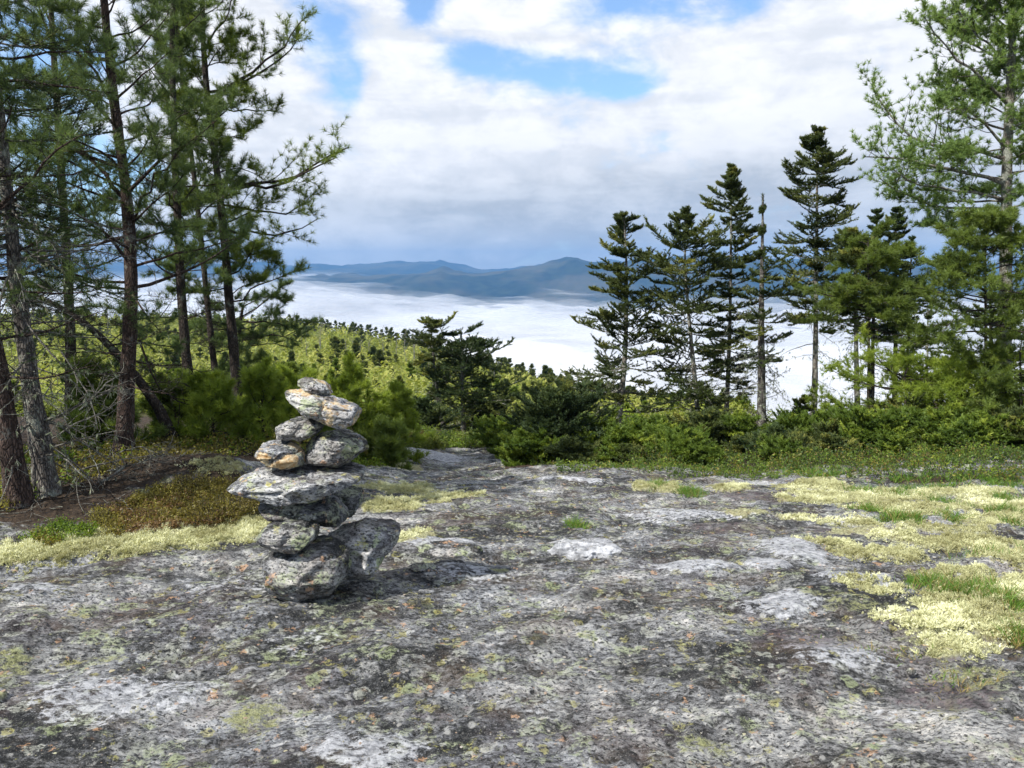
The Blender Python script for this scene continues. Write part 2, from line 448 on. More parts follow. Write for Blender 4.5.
def far_z(x, Y):
    Ys = np.maximum(Y, 1.0); u = x / Ys
    R = np.exp(np.interp(u, _ru, _rR)); sR = np.interp(u, _ru, _rs)
    R = np.maximum(R, 20.0)
    s18 = (near_z(u * 18.0, 18.0) - CAM_H) / 18.0
    t = np.clip(np.log(np.maximum(Y, 18) / 18) / np.log(R / 18), 0, 1)
    s = s18 * (1 - t) + sR * t
    und = .010 * np.sin(t * 9 + u * 14) * t * (1 - t) * 2 + .004 * fbm2(u * 14, np.log(Ys) * 6, 3, 5) * sstep(0, .2, t)
    z = (s + und) * np.minimum(Y, R) + CAM_H
    over = np.maximum(Y - R, 0)
    return z - over * .42 - 3 * sstep(0, 6, over)
def gz0(x, Y):
    x = np.asarray(x, float); Y = np.asarray(Y, float)
    a = near_z(x, Y)
    z = np.where(Y < 18, a, far_z(x, Y))
    return np.maximum(z, -420 + 0 * z)
def undul(x, Y):
    n = sstep(40, 14, Y)
    return n * (.045 * fbm2(x * .8, Y * .8, 3, 3) + .02 * fbm2(x * 2.6, Y * 2.6, 3, 31))
def gz(x, Y):
    return gz0(x, Y) + undul(np.asarray(x, float), np.asarray(Y, float))
def gpt(x, Y, up=0.0):
    return np.array([x, Y, float(gz(x, Y)) + up])
def G(px, py):
    """ground point seen at a pixel"""
    d = ray(px, py); o = np.array([0, 0, CAM_H])
    t = np.exp(np.linspace(math.log(1.5), math.log(600), 4000))
    p = o + d * t[:, None]
    below = p[:, 2] < gz(p[:, 0], p[:, 1])
    i = int(np.argmax(below)) if below.any() else len(t) - 1
    return p[i]

# patches on the ground, placed where they lie: (px, py) -> world ellipse
def ell(px, py, rx, ry):
    c = G(px, py); a = G(px + rx, py); b = G(px, py + ry)
    return (c[0], c[1], abs(a[0] - c[0]) + .001, abs(b[1] - c[1]) + .001)
def patch(x, y, spec):
    m = np.zeros(np.shape(x))
    for (cx, cy, rx, ry), w in spec:
        d = np.sqrt(((x - cx) / rx) ** 2 + ((y - cy) / ry) ** 2)
        m = np.maximum(m, w * (1 - sstep(.35, 1.35, d)))
    return m
E = lambda *l: [(ell(*a[:4]), a[4] if len(a) > 4 else 1.0) for a in l]
LICH = E((20, 556, 70, 13), (100, 549, 80, 12), (190, 540, 75, 12), (240, 528, 50, 10), (215, 468, 50, 11, 1.0), (400, 492, 38, 8), (395, 508, 30, 9), (410, 542, 26, 9),
         (450, 500, 40, 7, .7), (400, 470, 30, 5, .8), (660, 489, 26, 5, .9), (725, 490, 24, 4, .9), (820, 488, 40, 6), (880, 497, 60, 8), (960, 494, 60, 8), (1010, 508, 60, 10),
         (905, 512, 60, 8, .95), (860, 525, 30, 4, .8), (1000, 525, 45, 6), (935, 545, 45, 7, .8), (1005, 560, 40, 9, .9), (880, 556, 45, 8, .72), (960, 575, 60, 8, .7), (940, 530, 50, 6, .7), (830, 500, 60, 8, .75), (980, 545, 60, 10, .8), (925, 625, 50, 12, .7), (985, 600, 60, 18, .85), (960, 650, 50, 14, .6), (880, 535, 50, 5, .6), (800, 520, 40, 5, .55), (1020, 520, 50, 8, .9), (830, 545, 40, 6, .6), (1010, 590, 60, 14, .9),
         (960, 612, 60, 16, .8), (880, 592, 40, 9, .62), (1010, 635, 50, 16, .75), (6, 690, 12, 12, .3), (740, 515, 26, 4, .6))
PALE = E((583, 548, 40, 8), (440, 549, 45, 7, .8), (700, 567, 50, 12, .75), (790, 552, 40, 10, .8), (765, 566, 24, 8, .9), (860, 582, 40, 8, .9), (780, 604, 70, 12, .6), (690, 515, 90, 8, .55),
         (550, 480, 60, 4, .7), (120, 700, 110, 34, .55), (250, 585, 90, 16, .4), (370, 745, 80, 22, .55), (840, 660, 70, 20, .5), (440, 457, 40, 5, .7), (40, 590, 50, 8, .55), (470, 575, 60, 10, .45), (520, 700, 50, 12, .35), (905, 715, 60, 16, .4), (300, 640, 70, 16, .35))
DARK = E((800, 640, 70, 28, .62), (760, 500, 60, 6, .7), (720, 528, 70, 7, .6), (870, 532, 70, 7, .75), (620, 600, 90, 14, .4), (960, 700, 80, 30, .7), (200, 720, 40, 20, .5), (930, 660, 40, 18, .6), (470, 520, 80, 6, .5), (430, 710, 60, 18, .45), (300, 575, 60, 8, .4), (590, 650, 70, 14, .35))
GRN = E((10, 668, 34, 28, .62), (250, 720, 50, 22, .62), (700, 745, 60, 14, .55), (830, 598, 40, 8, .6), (500, 572, 16, 4, .8), (100, 655, 30, 10, .5), (870, 610, 60, 10, .6), (940, 640, 60, 20, .62), (980, 680, 60, 26, .6), (740, 545, 40, 6, .5), (40, 612, 40, 8, .4))
SOIL = E((262, 462, 50, 12), (40, 505, 130, 26), (120, 470, 130, 26), (230, 486, 60, 12, .8), (300, 455, 90, 12), (60, 530, 40, 8, .6), (520, 466, 60, 3, .4), (960, 478, 90, 4, .8), (1010, 655, 40, 14, .5), (930, 535, 40, 4, .4))

def masks(x, y):
    w = .10 * fbm2(x * 2.5, y * 2.5, 4, 61); w2 = .10 * fbm2(x * 2.5, y * 2.5, 4, 67)
    s = np.clip(y / 5, .6, 3)
    xw = x + w * s; yw = y + w2 * s * 1.5
    br = fbm2(x * 7, y * 5, 4, 71)
    br2 = fbm2(x * 22, y * 18, 3, 75)
    L = patch(xw, yw, LICH) + .45 * br + .18 * br2
    near = sstep(0, .05, patch(xw, yw, LICH))
    L = np.clip(L, 0, 1.2) * near
    S = np.clip(patch(xw, yw, SOIL), 0, 1)
    # everything past the ledge and away to the left is forest soil
    edge = 9.9 + .55 * np.sin(x * 1.1) + .5 * br
    edge = np.where((x > -2.2) & (x < -.1), 15.5, edge)
    edge = np.where(x < -2.6, 6.2 + .3 * br, edge)
    S = np.maximum(S, sstep(edge - .25, edge + .25, y))
    S = np.maximum(S, sstep(7.5, 9, np.abs(x)))
    return L, S, patch(xw, yw, PALE), patch(xw, yw, DARK), patch(xw, yw, GRN)

def rock_detail(x, y, L, S, pale):
    """fine relief of the ledge in metres"""
    ca, sa = math.cos(.42), math.sin(.42)
    # grain of the rock: long axis runs up to the right
    u = (x * ca + y * sa); v = (-x * sa + y * ca)
    wv = v + .10 * fbm2(x * 1.7, y * 1.7, 3, 12)
    g1 = vn2(u * .9, wv * 4.2, 41); g2 = vn2(u * 2.6, wv * 11, 43); g3 = fbm2(u * 9, wv * 24, 3, 47)
    rid = 1 - np.abs(fbm2(u * 1.8, wv * 6.5, 4, 53)) * 2.2
    # flaking: terraces
    st = fbm2(x * 2.2, y * 2.2, 5, 59) * 2.6; tr = (np.floor(st) + sstep(.55, .95, st - np.floor(st)))
    z = .026 * g1 + .013 * g2 + .005 * g3 + .013 * rid + .014 * tr
    z += .0065 * fbm2(x * 38, y * 38, 4, 83, .62) + .0045 * np.abs(fbm2(x * 16, y * 16, 4, 87, .6))
    ck = np.exp(-(fbm2(u * .55 + 3, wv * 1.5, 4, 121) / .010) ** 2)
    z -= .010 * np.clip(ck, 0, 1)
    pit = sstep(.36, .16, cell2(x * 9, y * 9, 5)) * sstep(.1, .4, fbm2(x * 2, y * 2, 2, 89))
    z -= .010 * pit
    smooth = np.clip(pale, 0, 1) * .5
    z = z * (1 - smooth) + .035 * sstep(.2, .8, pale)
    cauli = 1 - cell2(x * 17 + .4 * vn2(x * 9, y * 9, 2), y * 17, 7); c2 = 1 - cell2(x * 48, y * 48, 9)
    lz = .016 + .013 * cauli + .008 * c2 + .016 * fbm2(x * 3.5, y * 3.5, 3, 97)
    lm = sstep(.40, .58, L)
    z = z * (1 - .7 * lm) + lz * lm
    sm = sstep(.4, .6, S) * (1 - lm)
    z = z * (1 - .5 * sm) + sm * (.015 * fbm2(x * 12, y * 12, 4, 101) + .012 * fbm2(x * 45, y * 45, 3, 103))
    return z

def surf(x, y):
    """height of the finished surface"""
    x = np.atleast_1d(np.asarray(x, float)); y = np.atleast_1d(np.asarray(y, float))
    L, S, pa, dk, gr = masks(x, y)
    return gz(x, y) + rock_detail(x, y, L, S, pa) * sstep(26, 18, y)

def build_ground():
    fine = 1250
    az = np.concatenate([np.linspace(-PI, -.70, 50)[:-1], np.linspace(-.70, .70, fine), np.linspace(.70, PI, 50)[1:]])
    r = np.concatenate([[.05, .3, .7, 1.1, 1.5], np.exp(np.linspace(math.log(1.8), math.log(12), 780)), np.exp(np.linspace(math.log(12.1), math.log(60), 260)), np.exp(np.linspace(math.log(61), math.log(1500), 220))])
    A, R = np.meshgrid(az, r)
    x = R * np.sin(A); y = R * np.cos(A)
    z = gz(x, y)
    L = np.zeros_like(x); S = np.ones_like(x); pa = np.zeros_like(x); dk = np.zeros_like(x); gr = np.zeros_like(x)
    k = r < 26
    L[k], S[k], pa[k], dk[k], gr[k] = masks(x[k], y[k])
    z[k] += rock_detail(x[k], y[k], L[k], S[k], pa[k]) * sstep(26, 18, y[k])
    far = sstep(24, 45, R)
    z = z + far * .5 * fbm2(x * .15, y * .15, 3, 111)
    nr, na = x.shape
    i = np.arange(nr - 1)[:, None] * na; j = np.arange(na - 1)[None]
    q = np.stack([i + j, i + na + j, i + na + j + 1, i + j + 1], -1).reshape(-1, 4)[:, ::-1]
    mb = MB(); mb.add(np.stack([x, y, z], -1).reshape(-1, 3), quads=q)
    me = mb.mesh('ground', [M['ground']])
    for nm, arr in (('lichen', L), ('soil', S), ('pale', pa), ('dark', dk), ('green', gr), ('hill', sstep(20, 30, R) * sstep(-.0, .1, y / R + .1))):
        a = me.attributes.new(nm, 'FLOAT', 'POINT'); a.data.foreach_set('value', arr.astype(np.float32).ravel())
    o = link('ground', me); tag(o, 'bare granite ledge with lichens running down into forest soil and hillside', kind='structure')
    return o
build_ground()

# ------------------------------------------------------------------ stones
def ico(sub):
    import bmesh
    bm = bmesh.new(); bmesh.ops.create_icosphere(bm, subdivisions=sub, radius=1.0)
    v = np.array([x.co[:] for x in bm.verts]); f = np.array([[l.index for l in x.verts] for x in bm.faces]); bm.free()
    return v, f
ICO = {k: ico(k) for k in (3, 4, 6)}

def outline_stone(name, pts, Y, depth, mat, seed, label, group, cuts=(), tilt=0.0, box=2.6, yaw=0.0, zoom=None, slabn=()):
    """pts: outline as pixel points; Y distance of the middle; depth half thickness"""
    w = np.array([P(220 + a / 3.07, 360 + b / 3.07, Y) if zoom is None else P(a, b, Y) for a, b in pts])
    X, Z = w[:, 0], w[:, 2].copy()
    # the outline seen from above includes part of the top: take that share off the height
    ph = math.atan2(CAM_H - Z.mean(), Y); Hh = (Z.max() - Z.min()) / 2
    kz = max(.52, math.sqrt(max(1 - (1.05 * depth * math.sin(ph) / Hh) ** 2, 0)) / math.cos(ph)); Z = (Z - (Z.max() + Z.min()) / 2) * kz + (Z.max() + Z.min()) / 2
    # centroid
    cx, cz = (X.min() + X.max()) / 2, (Z.min() + Z.max()) / 2
    th = np.arctan2(Z - cz, X - cx); o = np.argsort(th); th = th[o]; rr = np.hypot(X - cx, Z - cz)[o]
    V, Fc = ICO[6]
    n = V.copy()
    a = np.arctan2(n[:, 2], n[:, 0])
    px, pz = np.concatenate([rr * np.cos(th)] * 3), np.concatenate([rr * np.sin(th)] * 3)
    tt = np.concatenate([th - 2 * PI, th, th + 2 * PI])
    qx, qz = np.interp(a, tt, px), np.interp(a, tt, pz)
    rad = np.hypot(qx, qz)
    rho = np.hypot(n[:, 0], n[:, 2]); e = 2.0 / box
    g = rho ** e; h = np.sign(n[:, 1]) * np.abs(n[:, 1]) ** e
    p = np.stack([np.cos(a) * rad * g, h * depth, np.sin(a) * rad * g], 1)
    # the stone leans: far side shifts up or down, and its depth tapers unevenly
    p[:, 2] += p[:, 1] * tilt
    p[:, 1] *= 1 + .22 * np.sin(2.2 * a + seed)
    sc = max(X.max() - X.min(), .1)
    # broken faces
    r2 = np.random.default_rng(seed)
    for c in list(cuts):
        nn = np.array(c[:3], float); nn /= np.linalg.norm(nn)
        d = p @ nn; lim = (.5 + .5 * c[3]) * d.max()
        ov = np.maximum(d - lim, 0); p -= nn[None] * (ov * .88)[:, None]
    ext = np.array([(X.max() - X.min()) / 2, depth, (Z.max() - Z.min()) / 2])
    for k in range(15):
        nn = norm(r2.normal(0, 1, 3) * np.array([.45, 1, 1]) + np.array([0, -.35, .1])); ps = p / ext; d = ps @ nn; lim = d.max() * r2.uniform(.80, .95)
        p = (ps - nn[None] * (np.maximum(d - lim, 0) * 1.0)[:, None]) * ext
    s = seed * 3.1
    disp = .020 * sc * fbm3(p[:, 0] * 5 + s, p[:, 1] * 5, p[:, 2] * 8, 3, seed) + (.012 * fbm3(p[:, 0] * 22 + s, p[:, 1] * 22, p[:, 2] * 34, 4, seed + 5, .62)) \
        + .0035 * fbm3(p[:, 0] * 90, p[:, 1] * 90, p[:, 2] * 90, 3, seed + 9, .6)
    lay = fbm3(p[:, 0] * 3 + s, p[:, 1] * 3, p[:, 2] * 3, 2, seed + 3) * .8 + p[:, 2] * 22 + p[:, 0] * 3
    lay = np.abs((lay % 1) - .5)
    disp = disp - .009 * sstep(.12, .0, lay)
    # grow along the smooth normal
    nn = norm(p / np.array([max(p[:, 0].max(), .01), depth, max(p[:, 2].max(), .01)]) ** 2)
    p = p + nn * disp[:, None]
    cy, sy = math.cos(yaw), math.sin(yaw)
    p = np.stack([p[:, 0] * cy - p[:, 1] * sy, p[:, 0] * sy + p[:, 1] * cy, p[:, 2]], 1)
    mb = MB(); mb.add(p, tris=Fc); me = mb.mesh(name, [mat])
    o = link(name, me, loc=(cx, Y, cz)); tag(o, label, 'stone', group)
    return o

SM = [stone_material('cairn_granite', .85, 0, 1.0, 0), stone_material('cairn_granite_lichened', 1.0, .15, 1.5, 5), stone_material('cairn_granite_tan', 1.0, .6, .8, 9), stone_material('cairn_granite_dark_shaded', .5, 0, .7, 13), stone_material('cairn_granite_pale', 1.35, .35, .8, 17), stone_material('cairn_granite_orange', 1.15, .6, 1.5, 23)]  # dark copy: shade under the widest slab put into colour; dark loose stones too
GC = 'stones stacked in the cairn'
Yc = 3.82
outline_stone('cairn_stone', [(244, 60), (262, 52), (300, 62), (335, 84), (345, 104), (340, 114), (318, 108), (290, 98), (255, 85), (242, 75)], Yc - .02, .07, SM[4], 1, 'small flat pinkish grey cap stone on top of the cairn', GC, [(0, -.3, 1, .75)])
outline_stone('cairn_stone', [(204, 92), (240, 86), (300, 98), (345, 112), (385, 130), (440, 152), (445, 165), (420, 190), (385, 212), (350, 202), (320, 190), (290, 172), (260, 160), (240, 140), (215, 118)], Yc - .04, .11, SM[5], 2, 'long tilted slab with orange and pale green lichen, second from the top', GC, [(.3, -.5, 1, .72), (-.2, -1, -.3, .75)], box=3)
outline_stone('cairn_stone', [(175, 205), (200, 190), (260, 170), (300, 185), (318, 200), (300, 222), (260, 245), (215, 250), (178, 248)], Yc + .02, .10, SM[0], 3, 'grey wedge stone on the tan stone, under the left end of the tilted slab', GC, [(-.3, -.6, 1, .7)])
outline_stone('cairn_stone', [(115, 262), (150, 250), (200, 250), (235, 262), (260, 290), (264, 320), (240, 326), (180, 325), (130, 318), (118, 290)], Yc - .03, .12, SM[2], 4, 'tan and orange stained block on the left of the wide slab', GC, [(-.3, -1, .2, .8), (0, -.3, 1, .8)], box=3.2)
outline_stone('cairn_stone', [(262, 265), (280, 240), (320, 222), (370, 215), (410, 228), (450, 250), (456, 275), (430, 285), (400, 312), (370, 334), (320, 336), (280, 327), (265, 300)], Yc + .03, .14, SM[0], 5, 'rounded grey block under the tilted slab, right of the tan stone', GC, [(-.4, -.9, .5, .78), (.2, -.3, 1, .78)])
outline_stone('cairn_stone', [(30, 386), (80, 355), (130, 325), (200, 325), (300, 333), (442, 340), (440, 354), (400, 375), (350, 397), (310, 425), (250, 432), (170, 422), (110, 410), (50, 398)], Yc - .02, .19, SM[1], 6, 'widest flat slab of the cairn with a pointed left end', GC, [(-.15, -.55, 1, .55), (.2, -1, -.3, .8)], tilt=.05, box=3.2)
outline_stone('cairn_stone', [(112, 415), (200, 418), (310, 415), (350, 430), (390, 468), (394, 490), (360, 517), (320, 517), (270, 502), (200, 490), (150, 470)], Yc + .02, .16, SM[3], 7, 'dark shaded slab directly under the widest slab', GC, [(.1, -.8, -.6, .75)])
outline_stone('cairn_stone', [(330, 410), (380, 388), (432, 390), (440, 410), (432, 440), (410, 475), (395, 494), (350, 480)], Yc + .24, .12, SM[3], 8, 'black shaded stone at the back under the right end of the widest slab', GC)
outline_stone('cairn_stone', [(116, 540), (140, 510), (200, 490), (260, 493), (303, 515), (304, 535), (270, 565), (220, 592), (180, 600), (150, 592), (128, 570)], Yc - .16, .12, SM[0], 9, 'rounded pale topped stone on the left of the base block', GC, [(-.3, -.7, 1, .7), (.2, -1, -.4, .8)])
outline_stone('cairn_stone', [(140, 600), (165, 585), (230, 572), (300, 548), (350, 552), (395, 590), (400, 640), (365, 690), (325, 728), (260, 740), (190, 722), (150, 694), (143, 640)], Yc - .08, .20, SM[0], 10, 'big rounded base stone at the front of the cairn', GC, [(-.1, -.7, 1, .75), (-.2, -1, .1, .85)], box=2.8)
outline_stone('cairn_stone', [(330, 540), (390, 500), (420, 487), (505, 490), (552, 512), (546, 540), (505, 592), (465, 642), (410, 672), (370, 650), (345, 590)], Yc + .14, .18, SM[1], 11, 'long base stone with green lichen jutting out to the right', GC, [(.1, -.5, 1, .7), (.5, -1, -.1, .75)], box=3, yaw=.25)

# loose stones on the ledge
def loose(px, py, wpx, hpx, mat, seed, label, up=.5, box=2.4, dep=.9):
    c = G(px, py); Y = c[1]; k = Y / F
    n = 12; r2 = np.random.default_rng(seed)
    a = np.arange(n) * 2 * PI / n
    pts = [(px + wpx / 2 * math.cos(t) * r2.uniform(.8, 1.1), py - hpx * up + hpx / 2 * math.sin(t) * r2.uniform(.8, 1.1)) for t in a]
    return outline_stone('loose_stone', pts, Y, wpx * k / 2 * dep, mat, seed, label, 'loose stones on the ledge', [(0, -.3, 1, .7)], zoom=1, box=box)
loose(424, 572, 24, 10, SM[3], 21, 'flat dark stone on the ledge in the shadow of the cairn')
loose(430, 580, 16, 12, SM[0], 22, 'small rounded grey stone just below the flat dark stone')
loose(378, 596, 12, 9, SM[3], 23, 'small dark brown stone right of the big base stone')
loose(958, 578, 20, 8, SM[0], 24, 'flat grey stone in the pale lichen beside the grass at the right')
loose(925, 654, 12, 9, SM[4], 25, 'small pinkish stone beside the dry brown moss')
loose(912, 676, 10, 8, SM[4], 26, 'small cream coloured stone on the dark rock at the right')

# knobs of white weathered granite standing out of the ledge
WQ, nt, out = newmat('white_weathered_granite')
tc = nt.n('ShaderNodeTexCoord').outputs['Object']
a = nt.noise(tc, 9, 6, .7); b = nt.noise(tc, 60, 4, .75)
cc = nt.mix(nt.ss(a, .36, .6), (.15, .155, .165), (.46, .47, .49)); cc = nt.mix(nt.math('MULTIPLY', nt.ss(b, .55, .64), .7), cc, (.10, .10, .11))
principled(nt, out, cc, .85, nt.bump(nt.math('ADD', a, nt.math('MULTIPLY', b, .5)), 1.0, .02), .25)
def knob(px, py, wpx, hpx, mat, seed, label):
    c = G(px, py); w = wpx * c[1] / F / 2
    V, Fc = ICO[6]; p = V * np.array([w, w * .55, .5 * hpx * c[1] / F])
    p[:, 2] = np.minimum(p[:, 2], .32 * hpx * c[1] / F) 
    d = .10 * w * fbm3(p[:, 0] * 7 + seed, p[:, 1] * 7, p[:, 2] * 7, 4, seed, .6) * 1.5 + .012 * fbm3(p[:, 0] * 40, p[:, 1] * 40, p[:, 2] * 40, 3, seed)
    ed = 1 + .28 * fbm3(V[:, 0] * 2.2 + seed, V[:, 1] * 2.2, V[:, 2] * 0, 3, seed + 1)
    p[:, 0] *= ed; p[:, 1] *= ed; p = p + V * d[:, None]
    mb = MB(); mb.add(p, tris=Fc); o = link('rock_outcrop', mb.mesh('rock_outcrop', [mat]), loc=tuple(c)); tag(o, label, 'rock', 'pale knobs in the ledge')
    return o
knob(583, 553, 74, 20, WQ, 1, 'bright white knob of rock in the middle of the ledge')
knob(448, 552, 66, 20, SM[0], 2, 'bluish grey knob of rock just right of the cairn, half in its shadow')
knob(862, 584, 66, 11, WQ, 3, 'flat whitish knob of rock at the edge of the yellow lichen')
# ------------------------------------------------------------------ trees
def rot_about(d, ax, ang):
    ang = np.asarray(ang)[:, None]
    return d * np.cos(ang) + np.cross(ax, d) * np.sin(ang) + ax * (ax * d).sum(1, keepdims=True) * (1 - np.cos(ang))

def children(Pn, n, t0, t1, ang, planar=.7, jit=.25):
    """start points, directions, parent index and t of n side shoots on each polyline"""
    N = len(Pn); idx = np.repeat(np.arange(N), n)
    t = t0 + (t1 - t0) * (np.tile(np.arange(n), N) + rng.uniform(0, 1, N * n)) / n
    p, tg = sample(Pn, idx, t)
    upv = np.array([0, 0, 1.0]); sd = norm(np.cross(tg, upv) + 1e-6)
    s = np.where((np.tile(np.arange(n), N) % 2) == 0, 1.0, -1.0)[:, None]
    lat = norm(sd * s * planar + rng.normal(0, 1, (N * n, 3)) * (1 - planar))
    a = ang + rng.normal(0, jit, N * n)
    d = norm(tg * np.cos(a)[:, None] + lat * np.sin(a)[:, None])
    return p, d, idx, t

def trunk_line(pix, Y, K=14, lean=0.0):
    """pix: list of (px, py) from the foot to the top at distance Y"""
    pts = np.array([P(a, b, Y + lean * i / max(len(pix) - 1, 1)) for i, (a, b) in enumerate(pix)])
    return resample(pts, K)

def empty(name, loc):
    o = bpy.data.objects.new(name, None); COL.objects.link(o); o.location = tuple(loc); o.empty_display_size = .2
    return o

def finish(name, base, parts, label, cat, group):
    """parts: (part name, MB, mats). The meshes are stored relative to the base"""
    root = empty(name, base); tag(root, label, cat, group)
    for pn, mb, mats in parts:
        if mb.n == 0: continue
        mb.v = [np.asarray(x) - np.asarray(base, np.float32)[None] for x in mb.v]
        link(pn, mb.mesh(pn, mats), root)
    return root

def add_trunk(mb, T, r0, r1, mat=0, sides=12, flare=1.5):
    K = len(T); t = np.linspace(0, 1, K)
    R = r0 + (r1 - r0) * t ** .9; R = R * (1 + (flare - 1) * np.exp(-t * 18))
    T = T.copy(); T[0, 2] -= .15
    T2 = resample(T, K * 3); R2 = np.interp(np.linspace(0, 1, K * 3), t, R)
    tubes(mb, T2[None], R2[None], sides, mat, rough=.10)

def pine(name, T, r0, label, cat='tree', group=None, bark='bark_dark', needles='pine_dark', h0=.25, nb=40, L=2.0, el=(.1, .5), manual=(), dead=0, n2=7, n3=4,
         nl=.10, nw=.004, per=22, up=.6, r1=.02, topL=.35, density=1.0, az_bias=None, flat=.7, lens=(.36, .34), twig='twig', shape=None, trunkpart=True):
    T = np.asarray(T); K = 8; Hh = T[-1] - T[0]
    trunk, crown = MB(), MB()
    if trunkpart: add_trunk(trunk, T, r0, r1)
    t = h0 + (1 - h0) * (np.arange(nb) + rng.uniform(0, 1, nb)) / nb
    p, tg = sample(T[None], np.zeros(nb, int), t)
    a = np.arange(nb) * 2.4 + rng.normal(0, .5, nb)
    if az_bias is not None: a = np.where(rng.uniform(0, 1, nb) < az_bias[1], az_bias[0] + rng.normal(0, .7, nb), a)
    tt = (t - h0) / (1 - h0)
    e = el[0] + (el[1] - el[0]) * tt + rng.normal(0, .18, nb)
    d = np.stack([np.cos(a) * np.cos(e), np.sin(a) * np.cos(e), np.sin(e)], 1)
    Lb = L * (1 - (1 - topL) * tt) * rng.uniform(.55, 1.15, nb)
    if shape is not None: Lb = L * np.interp(tt, *shape) * rng.uniform(.75, 1.15, nb)
    deadm = tt < dead
    Lb = np.where(deadm, Lb * .5, Lb)
    B = curves(p, d, Lb, K, up * rng.uniform(.3, 1.2, nb), .35)
    if len(manual):
        mm_ = np.stack([resample(np.asarray(q), K) + np.concatenate([[[0, 0, 0]], rng.normal(0, .02, (K - 1, 3))]) for q in manual])
        B = np.concatenate([B, mm_]); deadm = np.concatenate([deadm, np.zeros(len(mm_), bool)])
    Lb = np.linalg.norm(np.diff(B, axis=1), axis=2).sum(1)
    rb = np.clip(Lb * .014, .006, r0 * .45)[:, None] * np.linspace(1, .25, K)[None]
    tubes(trunk, B, rb, 6, 0, rough=.12)
    live = ~deadm
    # second order
    p, d, idx, t2 = children(B, n2, .22, 1.0, .95, flat)
    L2 = Lb[idx] * lens[0] * (1.15 - .7 * t2) * rng.uniform(.6, 1.2, len(idx))
    B2 = curves(p, d, L2, 6, up * .8, .3)
    tubes(crown, B2, np.clip(L2 * .011, .003, .02)[:, None] * np.linspace(1, .4, 6)[None], 4, 1)
    lv2 = live[idx]
    p, d, idx3, t3 = children(B2, n3, .2, 1.0, .8, flat * .8)
    L3 = L2[idx3] * lens[1] * rng.uniform(.6, 1.4, len(idx3)) + .05
    B3 = curves(p, d, L3, 4, up * 1.2, .3)
    tubes(crown, B3, np.clip(L3 * .010, .0022, .008)[:, None] * np.linspace(1, .6, 4)[None], 3, 1)
    lv3 = lv2[idx3]
    # needles: bundles along the shoots and a burst at each tip
    C, D, V = [], [], []
    tone2 = rng.uniform(.2, .8, len(B2))
    def along(Bx, lv, tn, ts):
        ii = np.nonzero(lv)[0]
        if density < 1: ii = ii[rng.uniform(0, 1, len(ii)) < density]
        for tq in ts:
            q, g = sample(Bx, ii, np.full(len(ii), tq)); C.append(q); D.append(norm(g + np.array([0, 0, .25]))); V.append(tn[ii])
    along(B3, lv3, tone2[idx3] * .8 + rng.uniform(0, .2, len(B3)), (.5, .999))
    along(B2, lv2, tone2, (.6, .8, .999))
    along(B, live, rng.uniform(.3, .8, len(B)), (.8, .93, .999))
    C, D, V = np.concatenate(C), np.concatenate(D), np.concatenate(V)
    blades(crown, C, D, int(per * 1.25), nl, nw, 1.35, 0, V, jitter=nl * .35)
    return finish(name, T[0], [('trunk', trunk, [M[bark]]), ('crown', crown, [M[needles], M[twig]])], label, cat, group)

